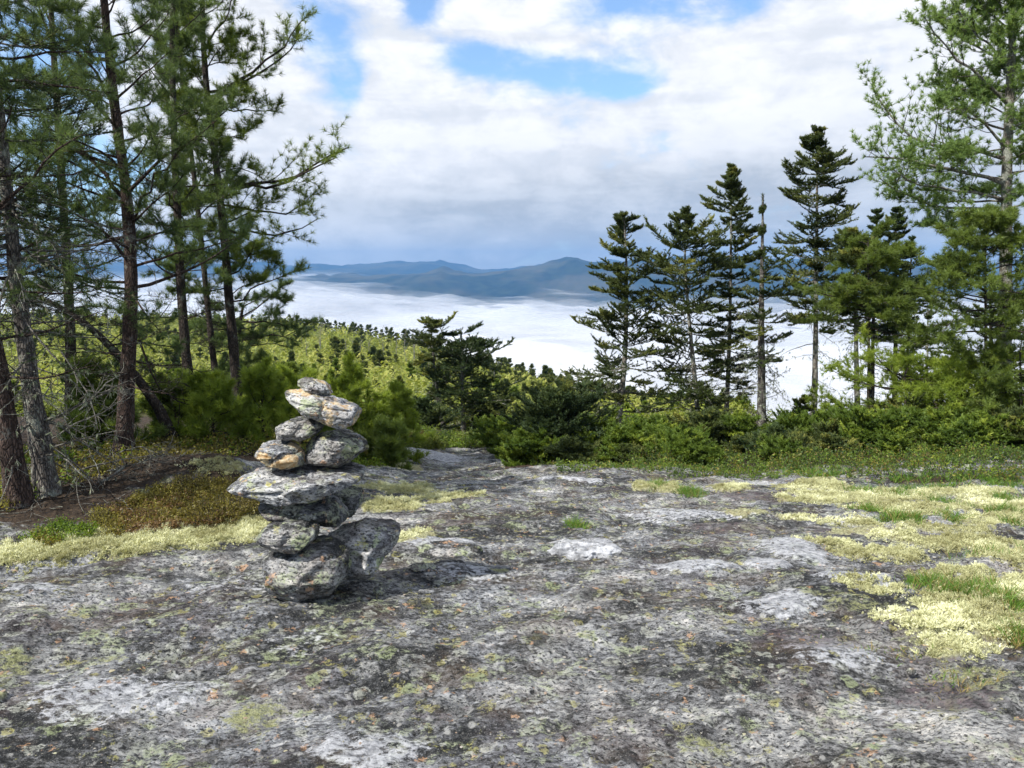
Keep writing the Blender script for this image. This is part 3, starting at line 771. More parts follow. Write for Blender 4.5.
def spruce_parts(T, r0, h0=.15, nb=60, L=1.0, bark='bark_grey', needles='spruce', droop=.35, r1=.012, n2=10, n3=3, nl=.035, nw=.010, per=12, dead=.0, shape=None, az_bias=None, lich=0.0, stub=0, gaps=.15, thick=1.0, upt=.28, tipup=.55, upper_dense=True):
    T = np.asarray(T); K = 7
    trunk, crown, deadw = MB(), MB(), MB()
    add_trunk(trunk, T, r0, r1)
    tt = (np.arange(nb) + rng.uniform(0, 1, nb)) / nb
    tt = tt ** .85
    whorl = np.round(tt * nb / 4.5) / (nb / 4.5); tt = np.clip(tt * .35 + whorl * .65, 0, .995)
    t = h0 + (1 - h0) * tt
    p, tg = sample(T[None], np.zeros(nb, int), t)
    a = np.arange(nb) * 2.1 + rng.normal(0, .5, nb)
    if az_bias is not None: a = np.where(rng.uniform(0, 1, nb) < az_bias[1], az_bias[0] + rng.normal(0, .6, nb), a)
    e = -droop * (1 - tt) * 1.0 + tipup * tt ** 3 + rng.normal(0, .22, nb)
    d = np.stack([np.cos(a) * np.cos(e), np.sin(a) * np.cos(e), np.sin(e)], 1)
    sh = np.interp(tt, *shape) if shape is not None else np.interp(tt, [0, .25, .6, .9, 1], [.75, 1, .75, .28, .10])
    Lb = L * sh * rng.uniform(.42, 1.25, nb)
    keep = rng.uniform(0, 1, nb) > gaps
    Bd = tt < dead
    B = curves(p, d, Lb, K, upt, .22)
    live = keep & ~Bd
    tubes(trunk, B[live], np.clip(Lb[live] * .013, .004, r0 * .4)[:, None] * np.linspace(1, .3, K)[None], 5, 0)
    B, Lb, tl = B[live], Lb[live], tt[live]
    if len(B):
        p, d, idx, t2 = children(B, n2, .12, 1.0, .85, .88, .15)
        L2 = Lb[idx] * .46 * (1.2 - .85 * t2) * rng.uniform(.6, 1.2, len(idx)) + .03
        B2 = curves(p, d, L2, 5, .35, .18)
        tubes(crown, B2, np.full((len(B2), 5), .004), 3, 1)
        p, d, idx3, t3 = children(B2, n3, .15, 1.0, .75, .85, .15)
        L3 = L2[idx3] * .42 * rng.uniform(.6, 1.2, len(idx3)) + .02
        B3 = curves(p, d, L3, 3, .3, .1)
        C, D, V = [], [], []
        tone = rng.uniform(.15, .7, len(B))
        def along(Bx, tn, ts):
            ii = np.arange(len(Bx))
            for tq in ts:
                q, g = sample(Bx, ii, np.clip(tq + rng.uniform(-.06, .06, len(ii)), 0, .999)); C.append(q); D.append(g); V.append(tn)
        k2 = tone[idx] + rng.uniform(-.1, .15, len(B2)) + .25 * t2; k3 = k2[idx3]
        along(B3, k3, (.15, .5, .9)); along(B2, k2, (.1, .3, .5, .7, .9, .999)); along(B, tone + .1, (.35, .5, .65, .8, .9, .999))
        C, D, V = np.concatenate(C), np.concatenate(D), np.concatenate(V)
        blades(crown, C, D, per, nl, nw, 1.0, 0, V, jitter=.05)
        # leader
        q, g = sample(T[None], np.zeros(14, int), np.linspace(.93, .999, 14)); blades(crown, q, g, 14, nl * 1.3, nw, .9, 0, .5, jitter=.03)
    # dead stubs and bare twigs on the lower trunk
    ns = stub
    if ns:
        ts = rng.uniform(.06, max(h0 + .25, .3), ns); p, tg = sample(T[None], np.zeros(ns, int), ts)
        a = rng.uniform(0, 2 * PI, ns); e = rng.normal(-.15, .25, ns)
        d = np.stack([np.cos(a) * np.cos(e), np.sin(a) * np.cos(e), np.sin(e)], 1)
        Ls = L * rng.uniform(.25, .9, ns); S = curves(p, d, Ls, 6, -.2, .5)
        tubes(deadw, S, np.clip(Ls * .011, .003, .02)[:, None] * np.linspace(1, .25, 6)[None], 4, 0)
        p, d, idx, t2 = children(S, 5, .2, 1, .8, .5, .3); L2 = Ls[idx] * .3 * rng.uniform(.5, 1.3, len(idx)); S2 = curves(p, d, L2, 4, -.1, .5)
        tubes(deadw, S2, np.full((len(S2), 4), .0028), 3, 0)
        if lich:
            C = S2[:, 1:].reshape(-1, 3); C = C[rng.uniform(0, 1, len(C)) < lich]
            blades(deadw, C, norm(rng.normal(0, .4, C.shape) + np.array([0, 0, -1])), 5, .05, .010, .8, 1, .5)
    return trunk, crown, deadw

M['beard'] = foliage_mat('beard_lichen', (.16, .19, .12), (.38, .42, .29), .3, .8)
def spruce(name, T, r0, label, group=None, cat='tree', needles='spruce', bark='bark_grey', **kw):
    tr, cr, dw = spruce_parts(T, r0, **kw)
    return finish(name, T[0], [('trunk', tr, [M[bark]]), ('crown', cr, [M[needles], M['twig']]), ('dead_branches', dw, [M['twig_pale'], M['beard']])], label, cat, group)

def seat(px, py, Y):
    """pixel row where the ground lies at px and distance Y"""
    x = (px - CX) / F / FWD[1] * Y
    for _ in range(3):
        z = float(gz(x, Y)); v = np.array([0, Y, z - CAM_H]); dpt = v @ FWD; x = (px - CX) / F * dpt
    return (px, CY - F * (v @ UP) / dpt)
def T_at(pix, Y, K=14, lean=0.0):
    """trunk line whose foot stands on the ground below its first pixel"""
    f = seat(pix[0][0], pix[0][1], Y)
    return trunk_line([f] + list(pix[1:]), Y, K, lean)

# ---- the dark pines at the left
GL = 'tall dark pines on the left'
Lp = lambda Y, *pts: [P(a, b, Y + dy) for (a, b, dy) in pts]
T2 = T_at([(122, 452), (128, 370), (133, 300), (130, 200), (112, 100), (104, 0), (98, -80), (94, -150)], 7.4)
pine('pine_tree', T2, .078, 'thick dark pine with a purplish brown trunk and scarred orange patch, nearest the lichen hump', group=GL, bark='bark_red', nb=56, L=1.5, h0=.12, up=.5, el=(-.1, .7), dead=.18, n2=7, n3=4, nl=.085, nw=.004, density=.75,
     manual=[Lp(7.4, (132, 235, 0), (100, 245, -.1), (50, 250, -.2), (0, 262, -.3)), Lp(7.4, (114, 105, 0), (92, 60, -.1), (60, 45, -.2), (20, 5, -.3)), Lp(7.4, (131, 205, 0), (90, 160, .1), (60, 110, .2), (10, 95, .2)),
             Lp(7.4, (131, 225, 0), (150, 180, -.2), (185, 150, -.4)), Lp(7.4, (128, 170, 0), (70, 150, -.1), (10, 155, .2)), Lp(7.4, (133, 290, 0), (80, 285, -.1), (30, 300, -.3)), Lp(7.4, (108, 60, 0), (60, 40, .3), (30, -10, .5))])
T3 = T_at([(196, 415), (186, 360), (180, 300), (178, 210), (172, 100), (172, 0), (175, -70), (178, -110)], 9.6)
pine('pine_tree', T3, .068, 'slender dark pine between the thick scarred pine and the pine with the long reaching branch', group=GL, nb=44, L=1.2, h0=.12, up=.4, el=(-.1, .6), dead=.18, nl=.09, nw=.005, density=.8,
     manual=[Lp(9.6, (177, 205, 0), (200, 180, .2), (222, 150, .3)), Lp(9.6, (179, 240, 0), (150, 215, .2), (135, 180, .3))])
T4 = T_at([(241, 412), (234, 350), (228, 290), (222, 200), (206, 100), (200, 0), (204, -50), (206, -90)], 10.2)
pine('pine_tree', T4, .072, 'dark pine whose long branch with bright tips reaches right into the clouds', group=GL, nb=48, L=1.15, h0=.14, up=.5, el=(-.1, .6), dead=.15, nl=.09, nw=.005, needles='pine_mid',
     manual=[Lp(10.2, (223, 190, 0), (270, 183, -.1), (310, 172, -.2), (347, 146, -.3)), Lp(10.2, (222, 188, 0), (262, 187, -.3), (300, 180, -.5), (335, 155, -.6)), Lp(10.2, (212, 98, 0), (250, 78, -.1), (280, 52, -.2), (303, 18, -.2)),
             Lp(10.2, (210, 92, 0), (245, 85, .2), (272, 66, .3), (300, 38, .3)), Lp(10.2, (214, 106, 0), (250, 115, .1), (285, 108, .2)), Lp(10.2, (224, 205, 0), (260, 210, .1), (300, 215, .2), (312, 190, .2)),
             Lp(10.2, (226, 230, 0), (262, 235, -.2), (300, 232, -.3), (316, 222, -.3)), Lp(10.2, (228, 262, 0), (255, 258, .1), (275, 262, .2)), Lp(10.2, (205, 50, 0), (225, 20, 0), (240, -20, 0)), Lp(10.2, (230, 302, 0), (262, 286, .2), (300, 270, .3))])
T5 = T_at([(222, 405), (210, 330), (204, 270), (196, 190), (186, 110), (178, 40), (172, -40)], 11.2)
pine('pine_tree', T5, .05, 'thinnest dark pine, just left of the one with the long reaching branch', group=GL, nb=38, L=1.0, h0=.16, up=.4, dead=.15, el=(-.1, .6), nl=.09, nw=.005)
# a low flat limb of pine spreading right in front of the hillside
T6 = T_at([(232, 408), (234, 380), (238, 350), (240, 325), (243, 305)], 11.8)
pine('pine_tree', T6, .035, 'small pine with a flat dark plume of needles in front of the yellow green hillside', group=GL, nb=14, L=.9, h0=.55, up=.15, el=(0, .1), nl=.09, nw=.005, topL=.9,
     manual=[Lp(11.8, (240, 335, 0), (262, 336, 0), (290, 336, .1), (312, 322, .1)), Lp(11.8, (240, 322, 0), (262, 322, -.2), (288, 324, -.2), (300, 330, -.3))])
# leaning trunk
TL = trunk_line([(170, 425), (150, 395), (128, 365), (95, 330), (60, 305), (20, 290)], 8.4)
pine('leaning_tree', TL, .06, 'bare dark trunk leaning steeply to the left behind the thick scarred pine', group=None, nb=16, L=1.0, h0=.2, up=-.1, el=(.1, .3), dead=.35, nl=.08, nw=.005, density=.6)
# trees at the left edge of the picture
TA = T_at([(48, 492), (40, 440), (30, 380), (18, 300), (10, 220), (0, 120), (-12, 0), (-20, -100)], 5.9)
spruce('dead_spruce', TA, .082, 'thick grey lichen crusted trunk full of dead twigs beside the orange barked one', nb=60, L=1.1, h0=.30, dead=.10, stub=90, lich=.3, nl=.03, nw=.006, per=9, needles='spruce_dark', bark='bark_dead', gaps=.3, group=None)
TB = T_at([(20, 478), (10, 430), (-4, 370), (-16, 300), (-26, 200), (-30, 60), (-34, -120)], 5.6)
pine('pine_tree', TB, .085, 'rusty barked trunk leaning in at the left edge beside the grey dead trunk', group=GL, bark='bark_red', nb=44, L=1.5, h0=.22, dead=.2, up=.4, el=(-.1, .6), nl=.085, nw=.0035, density=.7)
# pines that fill the dark wood further left and behind
for i_, (pix, Y, r, L_, lab) in enumerate([
    ([(70, 440), (72, 350), (66, 250), (58, 120), (50, 0), (46, -100)], 9.5, .07, 1.35, 'dark pine farther back between the grey dead trunk and thick scarred pine'),
    ([(-120, 470), (-118, 350), (-110, 150), (-104, -60), (-100, -200)], 7.0, .10, 1.8, 'big dark pine whose boughs hang in at the left edge high above the dead twigs')]):
    pine('pine_tree', T_at(pix, Y), r, lab, group=GL, nb=42, L=L_ * .9, h0=.16, up=.4, el=(-.1, .6), dead=.2, nl=.09, nw=.005, density=.65)

# pines outside the frame to the left, whose shade falls on the ground there
for i_, (x_, y_, h_) in enumerate([(-7.6, 5.4, 6.5), (-9.0, 7.2, 7.0)]):
    b_ = gpt(x_, y_); Tn = resample([b_, b_ + [.1, .1, h_ * .5], b_ + [.3, .2, h_]], 14)
    pine('pine_tree', Tn, .12, 'dark pine outside the picture to the left, shading the dead branches', group='shading pines beyond the left edge', nb=40, L=2.0, h0=.22, up=.3, el=(-.1, .5), nl=.11, nw=.009, n2=6, n3=3, per=16)

# ---- bright young pines behind the cairn
GY = 'young bright green pines behind the cairn'
def young(px, Y, h, w, lab, needles='pine_bright', nb=26, seedn=0, el=(.0, .9)):
    b_ = np.array([*P(px, 430, Y)]); b_[2] = float(gz(b_[0], Y)); Tn = resample([b_, b_ + [.02, 0, h * .5], b_ + [rng.uniform(-.06, .06), 0, h]], 8)
    pine('young_pine', Tn, .02 + .008 * h, lab, group=GY, cat='young pine', nb=nb, L=w, h0=.05, up=.5, el=el, nl=.085, nw=.008, n2=6, n3=3, per=18, density=.8, needles=needles, topL=.45, r1=.006)
young(212, 8.6, .62, .50, 'lowest bright green young pine, at the foot of the dark pines')
young(262, 8.8, .72, .62, 'bushy bright young pine directly left of the tan cairn stone')
young(300, 9.6, .72, .60, 'bright young pine half hidden behind the upper cairn stones')
young(352, 10.2, .98, .60, 'widest bright young pine just right of the tilted cairn slab', nb=34)
young(398, 11.2, .95, .50, 'greyish green young pine, right of the widest bright one', 'pine_bright', nb=30)
young(235, 12.6, .6, .7, 'dull green young pine behind the trunks of the dark pines', 'pine_mid')
young(385, 9.8, .45, .42, 'low dark green pine spreading over the lichen right of the cairn', 'pine_mid', el=(-.1, .5))
young(290, 12.6, .8, .6, 'grey green young pine behind the others left of the cairn', 'pine_mid', nb=30)
young(175, 9.2, .6, .6, 'shaded young pine between two dark trunks', 'pine_mid')
young(100, 8.0, .7, .6, 'yellowish young pine behind the dead branches at the left', 'pine_mid')

# ---- the pair of spruces in the middle
spruce('spruce_tree', T_at([(447, 450), (440, 420), (436, 380), (432, 345), (430, 320)], 19), .06, 'small lichen grey spruce with a thin open crown, left of the middle pair', nb=56, L=.80, h0=.30, gaps=.3, stub=34, lich=.8, bark='bark_dead', nl=.05, nw=.016, n2=8, n3=3, shape=([0, .3, .6, .85, 1], [.5, .55, .65, .85, .35]), droop=.05, tipup=.1, upt=.15)
spruce('spruce_tree', T_at([(464, 449), (463, 420), (462, 380), (462, 345), (461, 333)], 19.2), .07, 'dense dark spruce with layered boughs, right one of the pair in the middle', nb=64, L=1.25, h0=.1, gaps=.1, stub=14, lich=.4, needles='spruce_dark', nl=.055, nw=.018, n2=9, n3=3, shape=([0, .3, .6, .8, 1], [1.0, 1.15, .95, .75, .3]), droop=.0, tipup=.1, upt=.15, az_bias=(0, .3))

# ---- the row of spruces on the right
GS = 'spruces in a row on the right rim of the ledge'
kw = dict(nl=.048, nw=.0135, n2=10, n3=3)
spruce('spruce_tree', T_at([(614, 448), (622, 400), (626, 340), (627, 270), (624, 215)], 15.0), .072, 'leftmost rim spruce, its wide lower boughs reaching left over the shrubs', GS, nb=84, L=1.25, h0=.10, gaps=.12, stub=20, lich=.5, droop=.15, shape=([0, .12, .3, .5, .7, .85, 1], [.9, 1.0, .78, .62, .46, .34, .10]), az_bias=(PI, .22), **kw)
spruce('spruce_tree', T_at([(700, 452), (697, 400), (690, 330), (684, 260), (686, 213)], 14.6), .06, 'bushy spruce with a broad ragged crown, second from the left in the rim row', GS, nb=88, L=1.10, h0=.14, gaps=.10, stub=24, lich=.6, droop=.2, shape=([0, .2, .4, .6, .78, .9, 1], [.7, .85, .9, .95, .85, .3, .12]), **kw)
spruce('spruce_tree', T_at([(725, 446), (727, 400), (730, 330), (731, 250), (731, 167)], 15.6), .055, 'narrow tall spruce between the bushy spruce and the bare topped snag', GS, nb=90, L=.78, h0=.22, gaps=.15, stub=20, lich=.6, droop=.3, shape=([0, .3, .6, .8, .9, 1], [.8, .9, .75, .72, .42, .10]), **kw)
spruce('snag_tree', T_at([(761, 452), (762, 400), (761, 330), (762, 260), (763, 195)], 13.6), .095, 'grey snag with a bare broken top and a few boughs halfway up', GS, nb=34, L=.85, h0=.34, gaps=.15, stub=60, lich=.8, bark='bark_dead', droop=.2, r1=.012, shape=([0, .3, .5, .62, .66, 1], [.6, .9, .8, .5, .0, .0]), nl=.045, nw=.013, n2=9, n3=3)
spruce('spruce_tree', T_at([(812, 446), (815, 390), (816, 300), (817, 210), (817, 131)], 15.2), .068, 'tallest rim spruce, clean pale trunk below and dense tiers above', GS, nb=86, L=.92, h0=.36, gaps=.08, stub=30, lich=.4, droop=.2, shape=([0, .2, .4, .6, .8, .9, 1], [.6, .95, .95, .85, .8, .32, .16]), **kw)
spruce('spruce_tree', T_at([(858, 452), (857, 400), (856, 330), (855, 270), (852, 232)], 13.4), .062, 'spruce with a pale bare trunk directly right of the tallest rim spruce', GS, nb=40, L=.8, h0=.62, gaps=.2, stub=44, lich=.5, droop=.1, **kw)
spruce('spruce_tree', T_at([(872, 446), (872, 380), (874, 300), (877, 211)], 17), .062, 'dark slim spruce, left of the two twin tops behind the yellow green pine', GS, needles='spruce_dark', nb=64, L=.75, h0=.42, gaps=.1, stub=34, lich=.2, bark='bark_dark', **kw)
spruce('spruce_tree', T_at([(894, 446), (895, 380), (896, 300), (896, 209)], 17.4), .068, 'dark slim spruce, right of the two twin tops behind the yellow green pine', GS, needles='spruce_dark', nb=64, L=.75, h0=.42, gaps=.1, stub=34, lich=.2, bark='bark_dark', **kw)
spruce('spruce_tree', T_at([(905, 446), (907, 380), (909, 300), (912, 240)], 18.5), .05, 'thin dark trunk just right of the twin topped spruces', GS, needles='spruce_dark', nb=30, L=.7, h0=.45, gaps=.3, stub=40, bark='bark_dark', **kw)
spruce('spruce_tree', T_at([(992, 446), (992, 390), (991, 340), (990, 290)], 15), .085, 'short stout dark trunk left of the big white pine', GS, needles='spruce_dark', nb=40, L=1.2, h0=.25, gaps=.2, stub=30, bark='bark_dark', **kw)
spruce('small_spruce', T_at([(800, 446), (803, 425), (806, 398)], 14.8), .014, 'tiny spruce sapling left of the foot of the tallest rim spruce', nb=26, L=.30, h0=.1, gaps=.2, **kw)
spruce('small_spruce', T_at([(925, 450), (927, 380), (928, 310)], 16), .03, 'thin see through young spruce between the dark trunks and the white pine', nb=34, L=.62, h0=.15, gaps=.35, stub=20, lich=.4, nl=.04, nw=.01, n2=7, n3=2)

# ---- big white pine at the right edge
YW = 12.6
TW = T_at([(1000, 452), (1002, 400), (1006, 320), (1006, 200), (1008, 120), (1012, 40), (1018, -60), (1020, -220)], YW)
mw = []
for (sx, sy), pts in [((1009, 105), [(985, 85), (960, 62), (930, 32), (925, 18)]), ((1010, 60), [(985, 45), (965, 20), (945, -8)]), ((1008, 160), [(980, 150), (945, 150), (915, 145), (880, 118), (872, 86)]),
                      ((1007, 185), [(970, 175), (930, 165), (900, 160), (866, 155)]), ((1007, 130), [(970, 118), (945, 92), (930, 80)]), ((1007, 215), [(980, 205), (940, 215), (905, 190), (880, 180)]),
                      ((1006, 220), [(975, 225), (950, 232), (925, 222)]), ((1008, 150), [(985, 120), (960, 110), (935, 108)]), ((1010, 30), [(990, 10), (965, -15)]), ((1009, 90), [(1030, 60), (1050, 40)]), ((1007, 180), [(1035, 165), (1060, 140)]),
                      ((1006, 200), [(970, 190), (925, 190), (890, 170)])]:
    dyy = rng.uniform(-.5, .5); mw.append([P(sx, sy, YW)] + [P(a, b, YW + dyy * (k + 1) / len(pts)) for k, (a, b) in enumerate(pts)])
pine('white_pine', TW, .125, 'tall white pine at the right edge with long feathery boughs rising to the left', bark='bark_grey', needles='white_pine', nb=62, L=1.5, h0=.38, up=.5, el=(.1, .8), manual=mw, nl=.085, nw=.009, n2=14, n3=5, per=20, lens=(.40, .40), flat=.75)
# yellow green lower boughs: separate young pines
GP = 'yellow green pines on the right rim'
def wpine(px, Y, top, w, lab, foot=452, h0=.35, nb=26, needles='pine_bright', el=(-.05, .2), manual=(), per=22, topL=.8, shape=None):
    T_ = T_at([(px, foot), (px + 1, (foot + top) / 2), (px, top)], Y, 10)
    pine('young_pine', T_, .035, lab, group=GP, cat='young pine', needles=needles, nb=nb, L=w, h0=h0, up=.12, el=el, nl=.085, nw=.009, n2=8, n3=4, per=16, topL=topL, r1=.01, manual=manual, shape=shape)
wpine(868, 13.0, 240, 1.0, 'yellow green pine crown floating before the twin topped spruces', needles='pine_mid', h0=.58, nb=32, shape=([0, .25, .5, .8, 1], [1.0, .95, .6, .7, .35]),
      manual=[[P(866, 300, 13), P(840, 296, 12.9), P(812, 292, 12.8), P(797, 288, 12.8)], [P(866, 292, 13), P(905, 292, 12.8), P(930, 300, 12.7)]])
wpine(985, 11.6, 222, 1.0, 'dense rounded pine crown in front of the white pine trunk', h0=.52, nb=44, el=(-.15, .5), needles='pine_mid', shape=([0, .3, .7, 1], [1.05, 1.1, .75, .35]))
wpine(905, 12.4, 372, 1.30, 'broad yellow green pine with flat tiers low on the right rim', h0=.40, nb=26, shape=([0, .4, .8, 1], [1, 1.05, .9, .5]))
wpine(968, 12.2, 366, 1.25, 'broad pine right of the flat tiered one, its needles darker below', h0=.2, nb=26, shape=([0, .4, .8, 1], [1, 1.05, .9, .5]))
wpine(1020, 11.4, 352, 1.1, 'mid green pine bush at the right edge under the white pine', h0=.1, nb=26, needles='pine_mid')
_ch = children
def children(Pn, n, *a, **k):
    if n == 0: return np.zeros((0, 3)), np.zeros((0, 3)), np.zeros(0, int), np.zeros(0)
    return _ch(Pn, n, *a, **k)
# ------------------------------------------------------------------ low growth
def cluster_bush(name, x, y, h, w, mats, label, cat, group, n=2600, leaf=.02, per=0, stems=26, flat=.35, dense=1.0):
    """a leafy bush: arching stems, small leaves around them"""
    st, lf = MB(), MB(); b = gpt(x, y, -.03); base = tuple(b)
    p = b + np.concatenate([rng.normal(0, w * .28, (stems, 2)), np.zeros((stems, 1))], 1); p[:, 2] = gz(p[:, 0], p[:, 1]) - .02
    a = rng.uniform(0, 2 * PI, stems); e = rng.uniform(.5, 1.35, stems)
    d = np.stack([np.cos(a) * np.cos(e), np.sin(a) * np.cos(e), np.sin(e)], 1)
    Ls = h * rng.uniform(.55, 1.15, stems)
    S = curves(p, d, Ls, 6, .2, .4); tubes(st, S, np.clip(Ls * .01, .003, .01)[:, None] * np.linspace(1, .4, 6)[None], 4, 0)
    q, dd, idx, t2 = children(S, 6, .2, 1, .7, .3, .3); L2 = Ls[idx] * .4 * rng.uniform(.6, 1.2, len(idx)); S2 = curves(q, dd, L2, 4, .3, .3)
    tubes(st, S2, np.full((len(S2), 4), .0022), 3, 0)
    ii = rng.integers(0, len(S2), n); c, _ = sample(S2, ii, rng.uniform(.1, 1, n)); c = c + rng.normal(0, leaf * .9, c.shape)
    leaves(lf, c, leaf, rng.integers(0, 1, n), None, flat) if False else leaves(lf, c, leaf, 0, np.clip((c[:, 2] - b[2]) / max(h, .01), 0, 1) * .5 + rng.uniform(0, .4, n), flat)
    return finish(name, base, [('stems', st, [M['twig']]), ('leaves', lf, [M[mats]])], label, cat, group)

def fir_bush(px, Y, h, w, label, needles='spruce_low', group=None, nb=46, nl=.045, nw=.014, n2=8, n3=3, per=12, name='low_spruce'):
    b = np.array([*P(px, 440, Y)]); b[2] = float(gz(b[0], Y)) - .02
    T_ = resample([b, b + [0, 0, h * .5], b + [.05, 0, h]], 8)
    tr, cr, dw = spruce_parts(T_, .022, h0=.02, nb=nb, L=w, droop=-.15, gaps=.0, nl=nl, nw=nw, n2=n2, n3=n3, per=per, shape=([0, .3, .6, 1], [1, .95, .8, .25]), upt=.4)
    return finish(name, T_[0], [('trunk', tr, [M['bark_dark']]), ('crown', cr, [M[needles], M['twig']])], label, 'bush', group)

GB = 'low spruce bushes along the rim'
fir_bush(556, 12.0, .98, .80, 'dark rounded spruce bush beside the gap in the ledge', 'spruce_dark', GB, nb=70)
fir_bush(524, 11.4, .36, .55, 'low bright edged spruce bush left of the dark rounded one', 'spruce_low', GB)
fir_bush(552, 15.0, .95, .6, 'leaning dark spruce bush behind the dark rounded one', 'spruce', GB, nb=60)
fir_bush(590, 12.2, 0.46, .65, 'green spruce bush between the dark rounded bush and the leftmost rim spruce', 'spruce_low', GB)
fir_bush(655, 12.0, 0.35, .60, 'low bright spruce bush right of the leftmost rim spruce', 'spruce_low', GB)
fir_bush(700, 12.4, 0.60, .55, 'dark spruce bush in front of the bushy rim spruce', 'spruce', GB)
fir_bush(735, 12.6, 0.52, .50, 'green spruce bush before the narrow tall spruce', 'spruce_low', GB)
fir_bush(768, 11.2, 0.35, .42, 'dark low bush at the foot of the grey snag', 'spruce_dark', GB)
fir_bush(905, 12.0, 0.52, .9, 'dark tiered spruce bush under the flat tiered pine', 'spruce', GB, nb=60)
fir_bush(960, 11.4, 0.46, .8, 'shadowed spruce bush under the darker broad pine', 'spruce_dark', GB, nb=56)
fir_bush(1018, 10.6, 0.46, .7, 'spruce bush at the right edge above the pale lichen', 'spruce', GB)
fir_bush(620, 11.6, 0.38, .6, 'bright tipped low spruce bush right in front of the leftmost rim spruce', 'spruce_low', GB, nb=56)
fir_bush(680, 11.2, 0.29, .55, 'flat bright green spruce bush nearest the green grass tuft on the rock', 'spruce_low', GB)
fir_bush(795, 12.2, 0.42, .62, 'bright green spruce bush between the snag and the tallest rim spruce', 'spruce_low', GB)
fir_bush(825, 11.4, 0.30, .55, 'flat low spruce bush in front of the tallest rim spruce', 'spruce', GB)
fir_bush(870, 11.2, 0.46, .7, 'bright tiered spruce bush in front of the pale bare trunk', 'spruce_low', GB, nb=56)
fir_bush(935, 11.0, 0.42, .75, 'bright spruce bush between the two broad low pines', 'spruce_low', GB, nb=56)
fir_bush(990, 10.6, 0.38, .6, 'bright spruce bush above the far end of the pale lichen', 'spruce_low', GB)
fir_bush(500, 13.6, .5, .6, 'bright low spruce bush at the right end of the second ledge', 'spruce_low', GB)
fir_bush(845, 12.6, 0.42, .55, 'small green spruce bush at the foot of the pale bare trunk', 'spruce_low', GB)
fir_bush(420, 17.0, .55, .8, 'dark low spruce at the foot of the lichen grey spruce', 'spruce_dark', GB)
fir_bush(495, 19.5, .9, .8, 'spruce bush on the right of the dense dark spruce', 'spruce_dark', GB)

# clumps of knee high fir making a rough carpet along the rim
protoF = []
for k in range(4):
    h = (.26, .34, .42, .30)[k]; T_ = resample([[0, 0, -.03], [0, 0, h * .5], [.03, 0, h]], 8)
    tr, cr, dw = spruce_parts(T_, .012, h0=.02, nb=34, L=.42, droop=-.1, gaps=0, nl=.042, nw=.015, n2=8, n3=3, per=10, shape=([0, .3, .6, 1], [1, .95, .8, .25]), upt=.5)
    protoF.append((tr.mesh('trunk', [M['bark_dark']]), cr.mesh('crown', [M['spruce_low'], M['twig']]), cr.mesh('crown', [M['spruce'], M['twig']])))
for k in range(84):
    px = rng.uniform(505, 1060); row = rng.uniform(0, 1); Y = (10.4 if px > 560 else 11.6) + 4.4 * row + max(px - 700, 0) * -.0012
    b_ = P(px, 450, Y); kk = int(rng.integers(0, 4)); r_ = empty('low_fir', (b_[0], Y, float(gz(b_[0], Y)) - .01)); s_ = rng.uniform(.5, 1.05); r_.scale = (s_, s_, s_ * rng.uniform(.8, 1.2)); r_.rotation_euler = (0, 0, rng.uniform(0, 6.28))
    tag(r_, 'knee high fir clump in the rough green fringe along the rim of the ledge', 'bush', 'low fir clumps along the rim')
    link('trunk', protoF[kk][0], r_); link('crown', protoF[kk][1 if rng.uniform() < .7 else 2], r_)

# bushes with leaves
GLf = 'leafy shrubs on the rim'
k_ = 0
for px, Y, h, w, mt, lab in [(800, 12.6, .42, .7, 'leaf_green', 'bright green leafy shrub between the snag and the tallest rim spruce'), (680, 14.0, .5, .6, 'leaf_yellow', 'yellowish leafy shrub left of the bushy rim spruce'),
                             (640, 13.2, .5, .6, 'leaf_green', 'green leafy shrub between the two leftmost rim spruces'), (520, 17.5, .7, .8, 'leaf_yellow', 'yellow leafy shrub on the slope behind the gap in the ledge'),
                             (430, 13.6, .28, .5, 'leaf_yellow', 'small yellow leafy shrub left of the second ledge'), (404, 13.2, .3, .4, 'leaf_red', 'small reddish shrub at the left edge of the second ledge'),
                             (880, 11.6, .35, .6, 'leaf_green', 'light green leafy shrub above the pale lichen on the right'), (940, 11.0, .3, .6, 'leaf_green', 'light green leafy shrub farther right above the pale lichen')]:
    b_ = P(px, 440, Y); cluster_bush('leafy_shrub', b_[0], Y, h, w, mt, lab, 'shrub', GLf, n=2600, leaf=.022)

